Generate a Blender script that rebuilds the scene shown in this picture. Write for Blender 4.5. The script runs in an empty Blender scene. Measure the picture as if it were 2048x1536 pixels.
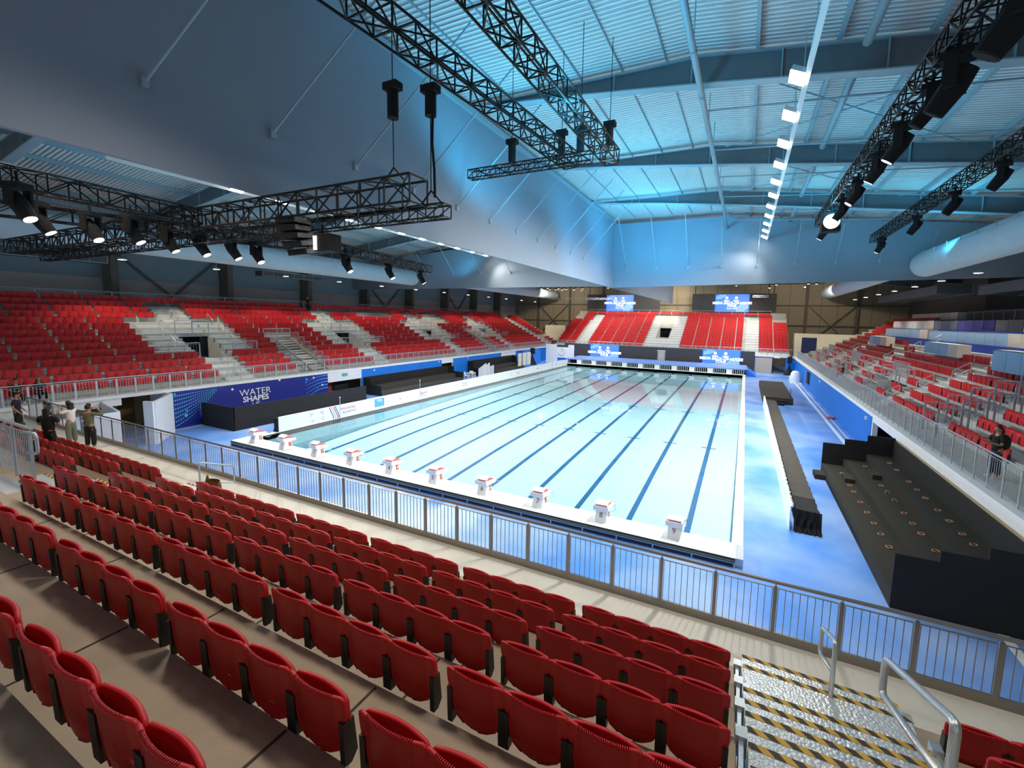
import bpy, math, random
from mathutils import Vector, Matrix
random.seed(7)
# ------------------------------------------------------------------ camera
sc = bpy.context.scene
COL = sc.collection
cam_d = bpy.data.cameras.new('camera'); cam = bpy.data.objects.new('camera', cam_d); COL.objects.link(cam)
cam_d.sensor_width = 36.0; cam_d.lens = 859.24 * 36 / 2048
cam_d.shift_x = -57.48 / 2048; cam_d.shift_y = -37.78 / 2048
cam_d.clip_start = 0.05; cam_d.clip_end = 300
yaw, pitch, roll = -0.4416, -0.1069, 0.0215
F = Vector((math.sin(yaw)*math.cos(pitch), math.cos(yaw)*math.cos(pitch), math.sin(pitch)))
R0 = Vector((math.cos(yaw), -math.sin(yaw), 0)); U0 = R0.cross(F)
RR = math.cos(roll)*R0 + math.sin(roll)*U0; UU = -math.sin(roll)*R0 + math.cos(roll)*U0
CP = Vector((25.4527, -15.0389, 7.4207))
cam.matrix_world = Matrix(((RR.x, UU.x, -F.x, CP.x), (RR.y, UU.y, -F.y, CP.y), (RR.z, UU.z, -F.z, CP.z), (0, 0, 0, 1)))
sc.camera = cam
# ------------------------------------------------------------------ colour and exposure
sc.view_settings.view_transform = 'Standard'; sc.view_settings.look = 'None'
sc.view_settings.gamma = 1.0; sc.view_settings.use_curve_mapping = False
sc.view_settings.exposure = 0.0
# ------------------------------------------------------------------ world
w = bpy.data.worlds.new('world'); sc.world = w; w.use_nodes = True
w.node_tree.nodes['Background'].inputs[0].default_value = (0.75, 0.9, 1.0, 1); w.node_tree.nodes['Background'].inputs[1].default_value = 0.55
# ------------------------------------------------------------------ lights
def spot(name, loc, tgt, power, col=(1, .95, .86), angle=120, blend=.6, size=.25):
    l = bpy.data.lights.new(name, 'SPOT'); l.energy = power; l.color = col
    l.spot_size = math.radians(angle); l.spot_blend = blend; l.shadow_soft_size = size
    o = bpy.data.objects.new(name, l); COL.objects.link(o); o.location = loc
    o.rotation_euler = (Vector(tgt)-Vector(loc)).to_track_quat('-Z', 'Y').to_euler(); return o
def area(name, loc, tgt, power, col, sx, sy):
    l = bpy.data.lights.new(name, 'AREA'); l.shape = 'RECTANGLE'; l.size = sx; l.size_y = sy; l.energy = power; l.color = col
    o = bpy.data.objects.new(name, l); COL.objects.link(o); o.location = loc
    o.rotation_euler = (Vector(tgt)-Vector(loc)).to_track_quat('-Z', 'Y').to_euler(); return o
FLOOD_Y = [0.5+2.62*i for i in range(11)]
KF = 1.0
for i, y in enumerate(FLOOD_Y):
    k = KF*(.35 if i == 10 else (.7 if i == 9 else 1))
    spot('flood_left', (-1.3, y, 14.25), (9, y+(1.5 if i < 8 else -1), 0), 3300*k, angle=122, size=.35)
    spot('flood_right', (26.3, y, 14.55), (17, y+(1.5 if i < 8 else -2), 0), 3300*k, angle=118, size=.35)
for y in (36, 45, 54, 63):
    spot('flood_beyond', (-1.3, y, 14.3), (9, y+4, 0), 4600*KF, angle=140)
    spot('flood_beyond', (26.3, y, 14.3), (19, y+4, 0), 4600*KF, angle=140)
for x, y, tx in ((-9, 62, -14), (33, 60, 38), (12, 66, 12)):   # lamps beyond the cross bulkhead washing the end wall
    spot('end_wall_lamp', (x, y, 12.8), (tx, 75, 7), 2600, (1, .86, .66), 130, .7, .3)
for x in (3, 10, 17, 24, 31):      # added fill spots over the near stand, unseen and without fixtures
    spot('near_stand_fill', (x, -10.5, 13.2), (x, -11.5, 3), 900, (1, .88, .74), 150, .8, .5)
TEAL = (.05, .62, 1.0)
for x, y in ((16, 2), (18.5, 12), (18, 22), (21, -4), (29, 9), (29, 19), (37, 8), (36, 20)):   # added teal uplights tinting the roof, without fixtures of their own
    spot('added_roof_wash', (x, y, 12.4), (x+.3, y+2, 17.4), 1300 if x < 24 else 620, TEAL, 165, .5, .6)
for x, y, tx, ty, tz, e in ((20, 18, 16, 28, 15.5, 3200), (19, 14, 13, 20, 15, 1500), (17.5, 6, 13, 10, 15.5, 250)):
    spot('added_bulkhead_wash', (x, y, 12.6), (tx, ty, tz), e, (.03, .5, 1.0), 120, .8, .5)  # added teal spots tinting the bulkheads, no fixtures there
for y in (-2, 8, 18, 26):
    spot('added_left_wash', (-4.4, y, 12.6), (-6, y+1, 16), 260, TEAL, 160, .5, .5)  # added teal uplights above the left pool side, no fixtures there
# ------------------------------------------------------------------ materials
def lin(h):
    h = h.lstrip('#'); c = [int(h[i:i+2], 16)/255 for i in (0, 2, 4)]
    return tuple(((v/12.92) if v <= .04045 else ((v+.055)/1.055)**2.4) for v in c)+(1,)
MATS = {}
def mat(name, hexc, rough=.6, metal=0, var=0., scale=3, bump=0, bscale=40, spec=.5, emit=None, estr=0):
    if name in MATS: return MATS[name]
    m = bpy.data.materials.new(name); m.use_nodes = True; nt = m.node_tree; b = nt.nodes['Principled BSDF']
    c = lin(hexc); b.inputs['Base Color'].default_value = c; b.inputs['Roughness'].default_value = rough
    b.inputs['Metallic'].default_value = metal; b.inputs['Specular IOR Level'].default_value = spec
    tc = nt.nodes.new('ShaderNodeTexCoord')
    if var:
        n = nt.nodes.new('ShaderNodeTexNoise'); n.inputs['Scale'].default_value = scale; n.inputs['Detail'].default_value = 5
        r = nt.nodes.new('ShaderNodeValToRGB'); r.color_ramp.elements[0].position = .3; r.color_ramp.elements[1].position = .7
        r.color_ramp.elements[0].color = tuple(v*(1-var) for v in c[:3])+(1,); r.color_ramp.elements[1].color = tuple(min(1, v*(1+var)) for v in c[:3])+(1,)
        nt.links.new(tc.outputs['Object'], n.inputs['Vector']); nt.links.new(n.outputs[0], r.inputs[0]); nt.links.new(r.outputs[0], b.inputs['Base Color'])
    if bump:
        n = nt.nodes.new('ShaderNodeTexNoise'); n.inputs['Scale'].default_value = bscale
        bp = nt.nodes.new('ShaderNodeBump'); bp.inputs['Strength'].default_value = bump; bp.inputs['Distance'].default_value = .02
        nt.links.new(tc.outputs['Object'], n.inputs['Vector']); nt.links.new(n.outputs[0], bp.inputs['Height']); nt.links.new(bp.outputs[0], b.inputs['Normal'])
    if emit:
        b.inputs['Emission Color'].default_value = lin(emit); b.inputs['Emission Strength'].default_value = estr
    MATS[name] = m; return m
def N(m, t): return m.node_tree.nodes.new(t)
def L(m, a, b): m.node_tree.links.new(a, b)
def math_node(m, op, a, b=None):
    n = N(m, 'ShaderNodeMath'); n.operation = op
    for i, v in enumerate((a, b)):
        if v is None: continue
        if isinstance(v, (int, float)): n.inputs[i].default_value = v
        else: L(m, v, n.inputs[i])
    return n.outputs[0]
M_red = mat('seat_red', '#c3141c', .42, var=.06, scale=30, bump=.15, bscale=300)
M_redfar = mat('seat_red_far', '#c3141c', .5)
M_black = mat('black_plastic', '#1c1c1c', .5)
# perforated seat plastic
M_perf = bpy.data.materials.new('perforated_red'); M_perf.use_nodes = True
def build_perf():
    m = M_perf; b = m.node_tree.nodes['Principled BSDF']; out = m.node_tree.nodes['Material Output']
    b.inputs['Base Color'].default_value = lin('#bb1019'); b.inputs['Roughness'].default_value = .42
    tc = N(m, 'ShaderNodeTexCoord'); sx = N(m, 'ShaderNodeSeparateXYZ'); L(m, tc.outputs['Object'], sx.inputs[0])
    px, pz = .0145, .0125
    u = math_node(m, 'DIVIDE', sx.outputs[0], px); v = math_node(m, 'DIVIDE', sx.outputs[2], pz)
    row = math_node(m, 'FLOOR', v); odd = math_node(m, 'MULTIPLY', math_node(m, 'MODULO', math_node(m, 'ADD', row, 200), 2), .5)
    fu = math_node(m, 'SUBTRACT', math_node(m, 'FRACT', math_node(m, 'ADD', math_node(m, 'ADD', u, odd), 100)), .5)
    fv = math_node(m, 'SUBTRACT', math_node(m, 'FRACT', v), .5)
    d = math_node(m, 'ADD', math_node(m, 'POWER', math_node(m, 'ABSOLUTE', fu), 2), math_node(m, 'POWER', math_node(m, 'ABSOLUTE', fv), 2))
    hole = math_node(m, 'LESS_THAN', d, .085)
    inx = math_node(m, 'LESS_THAN', math_node(m, 'ABSOLUTE', sx.outputs[0]), .178)
    inz = math_node(m, 'LESS_THAN', math_node(m, 'ABSOLUTE', math_node(m, 'SUBTRACT', sx.outputs[2], .61)), .175)
    f = math_node(m, 'MULTIPLY', math_node(m, 'MULTIPLY', hole, inx), inz)
    tr = N(m, 'ShaderNodeBsdfTransparent'); mx = N(m, 'ShaderNodeMixShader')
    L(m, f, mx.inputs[0]); L(m, b.outputs[0], mx.inputs[1]); L(m, tr.outputs[0], mx.inputs[2]); L(m, mx.outputs[0], out.inputs[0])
build_perf()
M_alu = mat('aluminium', '#c4cacd', .34, .75, bump=.1, bscale=60)
M_galv = mat('galvanised_steel', '#b3bcc4', .42, .55, var=.08, scale=12)
M_rail = mat('brushed_rail', '#8f8a85', .35, .8, bump=.1, bscale=80)
M_stair = mat('stair_aluminium', '#d2d6d6', .45, .35, var=.07, scale=4)
M_terr = mat('terrace_board', '#a3947f', .55, var=.10, scale=2.2, bump=.15, bscale=30)
M_terr2 = mat('terrace_far', '#b4b5b2', .7, var=.1, scale=2)
M_walk = mat('walkway_vinyl', '#cfcbc0', .5, var=.05, scale=1.5, bump=.1, bscale=20)
M_white = mat('white_paint', '#e6eaee', .5, var=.03, scale=2)
M_offw = mat('white_gelcoat', '#eef0ee', .35)
M_tile = mat('gutter_tile', '#e2e6e6', .4, var=.06, scale=20)
M_blk = mat('black_drape', '#16181a', .9, var=.25, scale=5, bump=.4, bscale=14)
M_blkboard = mat('black_carpet_board', '#1b1c1d', .85, var=.15, scale=14, bump=.2, bscale=90)
M_blk2 = mat('charcoal_carpet', '#34322d', .9, var=.14, scale=8, bump=.3, bscale=60)
M_truss = mat('truss_black', '#131516', .45, .5)
M_drape = mat('bulkhead_fabric', '#808b99', .85, var=.03, scale=.4, bump=.08, bscale=6)
M_duct = mat('fabric_duct', '#b9c8d2', .7, var=.04, scale=1.2, bump=.1, bscale=6)
M_rafter = mat('rafter_steel', '#636a70', .55, .1, var=.08, scale=1)
M_purlin = mat('purlin_steel', '#8fa3ad', .5, .2)
M_wallp = mat('hall_wall_panel', '#bdb9b4', .8, var=.05, scale=.7)
M_wallb = mat('hall_end_panel', '#9c917c', .8, var=.06, scale=.7)
M_col = mat('column_concrete', '#6b675e', .8, var=.08, scale=2)
M_blue = mat('deck_wall_blue', '#0a74d6', .5, var=.03, scale=.6)
M_navy = mat('navy_banner', '#03208f', .55)
M_lane = mat('lane_line', '#015488', .5)
M_deskb = mat('desk_blue', '#8fb4d6', .6); M_deskw = mat('desk_cream', '#cfc6bb', .6); M_deskn = mat('desk_skirt', '#1d43a8', .7)
M_skin = mat('skin', '#a8755c', .55); M_hair = mat('hair', '#0e0b0a', .5); M_cblack = mat('cloth_black', '#101214', .9)
M_olive = mat('cloth_olive', '#5d6148', .9); M_cwhite = mat('cloth_white', '#e2dcd6', .8); M_grey = mat('cloth_sage', '#6f7565', .9)
M_lampw = mat('lamp_lens', '#ffffff', .3, emit='#fff4dc', estr=38); M_lampc = mat('lamp_lens_cool', '#ffffff', .3, emit='#fff6ea', estr=16)
M_lamps = mat('downlight_lens', '#ffffff', .3, emit='#fff0d8', estr=14)
M_copper = mat('cable_copper', '#c98f6a', .5, .1)
M_orange = mat('orange_plastic', '#d9561a', .5)
M_txtw = mat('lettering_white', '#e8ecf2', .6); M_txtr = mat('lettering_red', '#c8102e', .6); M_txtb = mat('lettering_blue', '#1857a8', .6); M_txtg = mat('lettering_grey', '#9aa7ba', .6)
M_txtt = mat('dots_teal', '#4fd0d0', .6); M_txts = mat('dots_sky', '#3f96ee', .6)
M_yellow = mat('hazard_yellow', '#c39a35', .6)
M_brown = mat('brown_suede', '#7a5526', .8, var=.2, scale=12); M_door = mat('door_brown', '#8a6a3e', .6); M_nvd = mat('door_navy', '#15224f', .5)
M_plastic = mat('clear_sheet', '#cfe0ee', .25)
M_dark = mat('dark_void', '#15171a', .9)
# ------------------------------------------------------------------ mesh helpers
class MB:
    def __init__(s): s.v = []; s.f = []
    def quad(s, a, b, c, d): n = len(s.v); s.v += [a, b, c, d]; s.f.append((n, n+1, n+2, n+3)); return s
    def poly(s, pts): n = len(s.v); s.v += list(pts); s.f.append(tuple(range(n, n+len(pts)))); return s
    def box(s, x0, x1, y0, y1, z0, z1):
        n = len(s.v); s.v += [(x, y, z) for z in (z0, z1) for y in (y0, y1) for x in (x0, x1)]
        s.f += [tuple(n+i for i in q) for q in ((0, 2, 3, 1), (4, 5, 7, 6), (0, 1, 5, 4), (2, 6, 7, 3), (0, 4, 6, 2), (1, 3, 7, 5))]; return s
    def bar(s, p, q, w, h=None, up=(0, 0, 1)):
        h = h or w; p = Vector(p); q = Vector(q); d = (q-p)
        if d.length < 1e-6: return s
        d.normalize(); u = Vector(up)
        if abs(d.dot(u)) > .95: u = Vector((0, 1, 0))
        a = d.cross(u).normalized()*(w/2); b = a.cross(d).normalized()*(h/2); n = len(s.v)
        for c in (p, q): s.v += [tuple(c-a-b), tuple(c+a-b), tuple(c+a+b), tuple(c-a+b)]
        s.f += [tuple(n+i for i in t) for t in ((3, 2, 1, 0), (4, 5, 6, 7), (0, 1, 5, 4), (1, 2, 6, 5), (2, 3, 7, 6), (3, 0, 4, 7))]; return s
    def tube(s, p, q, r, n=8, r2=None, caps=True):
        p = Vector(p); q = Vector(q); d = (q-p).normalized(); u = Vector((0, 0, 1)) if abs(d.z) < .9 else Vector((1, 0, 0))
        a = d.cross(u).normalized(); b = d.cross(a); r2 = r if r2 is None else r2; m = len(s.v)
        for c, rr in ((p, r), (q, r2)):
            for k in range(n):
                t = 2*math.pi*k/n; s.v.append(tuple(c+a*math.cos(t)*rr+b*math.sin(t)*rr))
        for k in range(n): s.f.append((m+k, m+(k+1) % n, m+n+(k+1) % n, m+n+k))
        if caps: s.f.append(tuple(m+n-1-k for k in range(n))); s.f.append(tuple(m+n+k for k in range(n)))
        return s
    def path(s, pts, r, n=8):
        pts = [Vector(p) for p in pts]; m = len(s.v); K = len(pts); prev = None
        for i, p in enumerate(pts):
            d = ((pts[min(i+1, K-1)]-p).normalized()+(p-pts[max(i-1, 0)]).normalized()).normalized()
            if prev is None:
                u = Vector((0, 0, 1)) if abs(d.z) < .9 else Vector((1, 0, 0)); a = d.cross(u).normalized()
            else: a = (prev-d*prev.dot(d)).normalized()
            prev = a; b = d.cross(a)
            for k in range(n):
                t = 2*math.pi*k/n; s.v.append(tuple(p+a*math.cos(t)*r+b*math.sin(t)*r))
        for i in range(K-1):
            for k in range(n): s.f.append((m+i*n+k, m+i*n+(k+1) % n, m+(i+1)*n+(k+1) % n, m+(i+1)*n+k))
        s.f.append(tuple(m+n-1-k for k in range(n))); s.f.append(tuple(m+(K-1)*n+k for k in range(n))); return s
    def lathe(s, prof, c=(0, 0, 0), n=16, axis='z'):
        m = len(s.v)
        for r, z in prof:
            for k in range(n):
                t = 2*math.pi*k/n; x, y = r*math.cos(t), r*math.sin(t)
                p = (x, y, z) if axis == 'z' else ((z, x, y) if axis == 'x' else (x, z, y))
                s.v.append((c[0]+p[0], c[1]+p[1], c[2]+p[2]))
        for i in range(len(prof)-1):
            for k in range(n): s.f.append((m+i*n+k, m+i*n+(k+1) % n, m+(i+1)*n+(k+1) % n, m+(i+1)*n+k))
        return s
    def ext(s, prof, y0, y1, plane='xz'):
        """extrude a closed 2D profile along the third axis"""
        n = len(prof); m = len(s.v)
        for y in (y0, y1):
            for a, b in prof: s.v.append((a, y, b) if plane == 'xz' else ((y, a, b) if plane == 'yz' else (a, b, y)))
        for k in range(n): s.f.append((m+k, m+(k+1) % n, m+n+(k+1) % n, m+n+k))
        s.f.append(tuple(m+n-1-k for k in range(n))); s.f.append(tuple(m+n+k for k in range(n))); return s
    def grid(s, rows):
        m = len(s.v); a = len(rows); b = len(rows[0])
        for r in rows: s.v += list(r)
        for i in range(a-1):
            for j in range(b-1): s.f.append((m+i*b+j, m+i*b+j+1, m+(i+1)*b+j+1, m+(i+1)*b+j))
        return s
    def mesh(s, name, m, smooth=False):
        me = bpy.data.meshes.new(name); me.from_pydata([tuple(v) for v in s.v], [], s.f)
        me.materials.append(m)
        if smooth: me.polygons.foreach_set('use_smooth', [True]*len(me.polygons))
        me.update(); return me
    def build(s, name, m, parent=None, smooth=False, loc=None):
        o = bpy.data.objects.new(name, s.mesh(name, m, smooth)); COL.objects.link(o)
        if parent is not None: o.parent = parent
        if loc: o.location = loc
        return o
def fixn(o):
    import bmesh
    b = bmesh.new(); b.from_mesh(o.data); bmesh.ops.recalc_face_normals(b, faces=b.faces); b.to_mesh(o.data); b.free(); return o
def tag(o, label, cat, group=None, kind=None):
    o['label'] = label; o['category'] = cat
    if group: o['group'] = group
    if kind: o['kind'] = kind
    return o
def thing(name, label, cat, loc=(0, 0, 0), rz=0, group=None, kind=None):
    o = bpy.data.objects.new(name, None); COL.objects.link(o); o.location = loc; o.rotation_euler = (0, 0, rz)
    o.empty_display_size = .1
    return tag(o, label, cat, group, kind)
def struct(name, mb, m, smooth=False):
    o = mb.build(name, m, None, smooth); o['kind'] = 'structure'; return o
def copytree(o, parent=None):
    c = o.copy(); COL.objects.link(c); c.parent = parent
    for ch in list(o.children): copytree(ch, c)
    return c
def dup(root, loc, rz=None, label=None, group=None):
    r = copytree(root); r.location = loc
    if rz is not None: r.rotation_euler = (0, 0, rz)
    if label: r['label'] = label
    if group: r['group'] = group
    return r
ORD = ['first', 'second', 'third', 'fourth', 'fifth', 'sixth', 'seventh', 'eighth', 'ninth', 'tenth', 'eleventh', 'twelfth', 'thirteenth', 'fourteenth', 'fifteenth', 'sixteenth', 'seventeenth', 'eighteenth', 'nineteenth', 'twentieth', 'twenty-first', 'twenty-second', 'twenty-third', 'twenty-fourth', 'twenty-fifth', 'twenty-sixth', 'twenty-seventh', 'twenty-eighth', 'twenty-ninth', 'thirtieth', 'thirty-first', 'thirty-second', 'thirty-third', 'thirty-fourth', 'thirty-fifth', 'thirty-sixth', 'thirty-seventh', 'thirty-eighth', 'thirty-ninth', 'fortieth']
def text(name, s, size, M4, m, parent=None, ext=.004, align='CENTER', bold=False, shear=0):
    c = bpy.data.curves.new(name, 'FONT'); c.body = s; c.size = size; c.align_x = align; c.align_y = 'CENTER'; c.extrude = ext; c.shear = shear
    if bold: c.offset = size*.028
    c.resolution_u = 3
    t = bpy.data.objects.new(name, c); COL.objects.link(t); bpy.context.view_layer.update()
    me = bpy.data.meshes.new_from_object(t.evaluated_get(bpy.context.evaluated_depsgraph_get()))
    bpy.data.objects.remove(t); me.name = name; me.materials.clear(); me.materials.append(m)
    me.transform(M4); o = bpy.data.objects.new(name, me); COL.objects.link(o)
    if parent is not None: o.parent = parent
    return o
def frame(origin, xdir, ydir):
    x = Vector(xdir).normalized(); y = Vector(ydir).normalized(); z = x.cross(y); o = Vector(origin)
    return Matrix(((x.x, y.x, z.x, o.x), (x.y, y.y, z.y, o.y), (x.z, y.z, z.z, o.z), (0, 0, 0, 1)))
# ================================================================== SETTING
# deck floor
def mat_deck():
    m = mat('deck_blue', '#4f8ede', .38, bump=.12, bscale=25); b = m.node_tree.nodes['Principled BSDF']
    tc = N(m, 'ShaderNodeTexCoord'); n1 = N(m, 'ShaderNodeTexNoise'); n1.inputs['Scale'].default_value = .35; n1.inputs['Detail'].default_value = 6
    r = N(m, 'ShaderNodeValToRGB'); r.color_ramp.elements[0].position = .35; r.color_ramp.elements[1].position = .72
    r.color_ramp.elements[0].color = lin('#4a85d6'); r.color_ramp.elements[1].color = lin('#92afdf')
    L(m, tc.outputs['Object'], n1.inputs['Vector']); L(m, n1.outputs[0], r.inputs[0]); L(m, r.outputs[0], b.inputs['Base Color']); return m
mb = MB()
for a in ((-24, -.9, -30, 76), (25.85, 49.5, -30, 76), (-.9, 25.85, -30, -.1), (-.9, 25.85, 50.6, 76)): mb.box(a[0], a[1], a[2], a[3], -.3, 0)
struct('floor', mb, mat_deck())
struct('trim_1', MB().box(31.5, 31.72, -13, 58.4, .002, .006).box(31.98, 32.06, -13, 58.4, .002, .006), M_white)
struct('trim_2', MB().box(-6.45, -6.3, -13, 58.4, .002, .006).box(-6.2, 32.2, 57.0, 57.1, .002, .006), M_white)
# outer hall walls
def ribwall(name, mb, m): return struct(name, mb, m)
mb = MB().box(-24.3, -24, -30, 76, 0, 10.1); struct('wall_left', mb, M_wallp)
struct('trim_3', MB().box(-24.25, -23.9, -30, 76, 10.1, 11.0).box(-24.25, -23.95, -30, 76, 11.0, 14.6), mat('hall_wall_upper', '#8299a6', .7))
struct('wall_right', MB().box(49.5, 49.8, -30, 76, 0, 14.6), mat('hall_wall_right', '#6f6b64', .8, var=.06))
def mat_panel():
    m = mat('end_wall_panels', '#9c917c', .85); b = m.node_tree.nodes['Principled BSDF']
    tc = N(m, 'ShaderNodeTexCoord'); sx = N(m, 'ShaderNodeSeparateXYZ'); L(m, tc.outputs['Object'], sx.inputs[0])
    f = math_node(m, 'FRACT', math_node(m, 'MULTIPLY', math_node(m, 'ADD', sx.outputs[0], 100), 1/2.45)); g = math_node(m, 'LESS_THAN', f, .03)
    r = N(m, 'ShaderNodeMix'); r.data_type = 'RGBA'; r.inputs[6].default_value = lin('#a2967f'); r.inputs[7].default_value = lin('#6d675a')
    L(m, g, r.inputs[0]); L(m, r.outputs[2], b.inputs['Base Color']); return m
struct('wall_far', MB().box(-24.3, 49.8, 75, 75.3, 0, 17.6), mat_panel())
# roof
def roof_z(x): d = abs(x-12.5); return 17.55 - max(0, d-10.7)*.125
def mat_roof():
    m = mat('roof_sheet', '#cfe0e6', .5, 0); b = m.node_tree.nodes['Principled BSDF']
    tc = N(m, 'ShaderNodeTexCoord'); sx = N(m, 'ShaderNodeSeparateXYZ'); L(m, tc.outputs['Object'], sx.inputs[0])
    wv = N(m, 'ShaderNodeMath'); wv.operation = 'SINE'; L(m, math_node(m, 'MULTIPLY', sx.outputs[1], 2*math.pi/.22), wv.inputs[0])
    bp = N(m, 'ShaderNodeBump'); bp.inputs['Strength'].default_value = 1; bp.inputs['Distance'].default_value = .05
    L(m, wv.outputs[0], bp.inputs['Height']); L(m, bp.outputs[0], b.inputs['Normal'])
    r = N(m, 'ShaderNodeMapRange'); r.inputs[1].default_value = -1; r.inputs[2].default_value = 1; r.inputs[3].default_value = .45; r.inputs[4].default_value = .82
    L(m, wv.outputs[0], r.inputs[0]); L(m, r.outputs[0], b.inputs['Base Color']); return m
xs = [-24, 1.8, 12.5, 23.2, 49.6]
mb = MB()
for a, b in zip(xs[:-1], xs[1:]): mb.quad((a, -30, roof_z(a)), (a, 76, roof_z(a)), (b, 76, roof_z(b)), (b, -30, roof_z(b)))
for a, b in zip(xs[:-1], xs[1:]): mb.quad((a, -30, roof_z(a)+.2), (b, -30, roof_z(b)+.2), (b, 76, roof_z(b)+.2), (a, 76, roof_z(a)+.2))
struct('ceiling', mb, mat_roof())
# rafters (haunched I-beams) every nine metres, purlins between
RY = [-24, -15, -6, 3, 12, 21, 29.6, 39, 48, 57, 66]
def raf_bot(x):
    d = abs(x-12.5); pts = [(0, 17.35), (2.5, 17.1), (6, 16.8), (11, 16.25), (20.5, 15.1), (27, 14.25), (37, 12.9)]
    for (a, za), (b, zb) in zip(pts[:-1], pts[1:]):
        if d <= b: return za+(zb-za)*(d-a)/(b-a)
    return 12.9
t0 = None; sp = 'roof rafters'
RX = [-24+i*(73.5/28) for i in range(29)]
names = {-24: 'far behind', -15: 'behind', -6: 'above'}
NAMEB = ['farthest back behind the seats', 'second back behind the seats', 'directly over the near seats', 'first one crossing the roof ahead, over the start end', 'second one crossing the roof ahead', 'third one crossing the roof ahead', 'last before the cross bulkhead', 'first beyond the cross bulkhead', 'second beyond the cross bulkhead', 'third beyond the cross bulkhead', 'nearest the end wall']
for y, nb in zip(RY, NAMEB):
    if y < -10: continue
    t = thing('roof_rafter', 'deep grey steel roof rafter, '+nb, 'roof beam', (12.5, y, 17), group=sp)
    web = MB(); fl = MB(); st = MB()
    for a, b in zip(RX[:-1], RX[1:]):
        za, zb = raf_bot(a), raf_bot(b); ta, tb = roof_z(a)-.26, roof_z(b)-.26
        for yy in (-.02, .02): web.quad((a, y+yy, za), (b, y+yy, zb), (b, y+yy, tb), (a, y+yy, ta))
        fl.bar((a, y, za), (b, y, zb), .42, .05); fl.bar((a, y, ta), (b, y, tb), .3, .04)
    for x in range(-22, 49, 3): MB().box(x-.02, x+.02, y-.14, y+.14, raf_bot(x), roof_z(x)-.28).build('stiffener', M_purlin, t, loc=(-12.5, -y, -17))
    web.build('beam_web', M_rafter, t, loc=(-12.5, -y, -17)); fl.build('beam_flange', M_purlin, t, loc=(-12.5, -y, -17))
k = 0
for x in [25.2+2.45*i for i in range(10)]+[-21.5+2.6*i for i in range(9)]:
    k += 1; side = 'right' if x > 12 else 'left'
    b = MB().box(x-.06, x+.06, -20, 75, roof_z(x)-.24, roof_z(x)-.01)
    o = b.build('purlin', M_purlin); n = (k-1) % 10 if side == 'right' else k-11
    tag(o, 'thin steel purlin running under the roof sheets, %s one %s of the smooth ceiling' % (ORD[n] if side == 'right' else ORD[8-n], side), 'purlin', 'purlins %s of the lining' % side)
for i in range(5):
    x = 15.0+1.75*i
    tag(MB().box(x-.02, x+.02, -20, 28, 17.47, 17.53).build('ceiling_batten', M_purlin), 'thin grey batten line on the bright ribbed ceiling, %s from the grey bulkhead' % ORD[i], 'batten', 'ceiling battens')
# columns on the left hall wall
for i in range(9):
    y = 2.6+8.95*i if i else 2.6
    if i > 7: continue
    t = thing('hall_column', 'broad tapered grey column on left hall wall above the top seat row, %s from the near end' % ORD[i], 'column', (-23.4, y, 0), group='left wall columns')
    MB().ext([(-24, 0), (-22.9, 0), (-22.2, 14.2), (-24, 14.2)], y-.25, y+.25).build('column_shaft', M_col, t, loc=(23.4, -y, 0))
for i, y0 in enumerate((2.6, 29.4, 47.3)):
    t = thing('wall_brace', 'V shaped dark steel bracing on left hall wall, %s from the near end' % ORD[i], 'brace', (-23.8, y0+4.5, 8.6), group='left wall braces')
    MB().bar((-23.7, y0+4.5, 8.7), (-23.7, y0+.4, 12.6), .16).build('brace_bar', M_col, t, loc=(23.8, -y0-4.5, -8.6)); MB().bar((-23.7, y0+4.5, 8.7), (-23.7, y0+8.6, 12.6), .16).build('brace_bar', M_col, t, loc=(23.8, -y0-4.5, -8.6))
for i, x in enumerate((-17.9, -10.2, -2.6, 35.0, 42.5)):
    tag(MB().box(x-.2, x+.2, 74.6, 75, 0, 16.5).build('end_wall_post', M_col), 'dark steel post on the beige end wall, %s from the left' % ORD[i], 'column', 'end wall posts')
for i, (z) in enumerate((7.24, 10.8)):
    tag(MB().box(-24, 49.5, 74.7, 74.95, z-.1, z+.1).build('wall_girt', M_col), 'horizontal steel girt across the beige end wall, %s one' % ('lower', 'upper')[i], 'girt', 'end wall girts')
for i, (a, b) in enumerate(((-17.9, -10.2), (35.0, 42.5))):
    t = thing('cross_brace', 'X shaped steel bracing on the beige end wall, %s of the far stand' % ('left', 'right')[i], 'brace', ((a+b)/2, 74.5, 7), group='end wall cross braces')
    for p, q in (((a, 74.55, 3.5), (b, 74.55, 11)), ((a, 74.5, 11), (b, 74.5, 3.5))): MB().bar(p, q, .13).build('brace_bar', M_col, t, loc=(-(a+b)/2, -74.5, -7))
# grey fabric bulkheads hanging from the roof
def bulk(name, label, mbx, cat='bulkhead'):
    o = mbx.build(name, M_drape); tag(o, label, cat); return o
bulk('long_bulkhead', 'huge grey fabric bulkhead hanging lengthwise from the roof, left of centre', MB().box(12.78, 12.95, -24, 68, 10.72, 17.1))
mb = MB()
def fz(x): return 10.9 if x < 12.9 else 10.75+(x-12.9)*.0135
for a, b in ((-24, 12.78), (12.95, 23.2), (23.2, 49.5)):
    ta, tb = min(roof_z(a)-.1, 17.0), min(roof_z(b)-.1, 17.0)
    ta -= .0; A = [(a, fz(a+.01)), (b, fz(b)), (b, tb), (a, ta)]
    mb.ext(A, 28.1, 28.25)
bulk('cross_bulkhead', 'wide grey fabric bulkhead hanging across the hall behind the flood rows', mb)
tag(MB().box(12.6, 13.1, -24, 28.1, 17.05, 17.3).build('bulkhead_rail', M_purlin), 'slim rail holding the top edge of the lengthwise bulkhead', 'rail')
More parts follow.
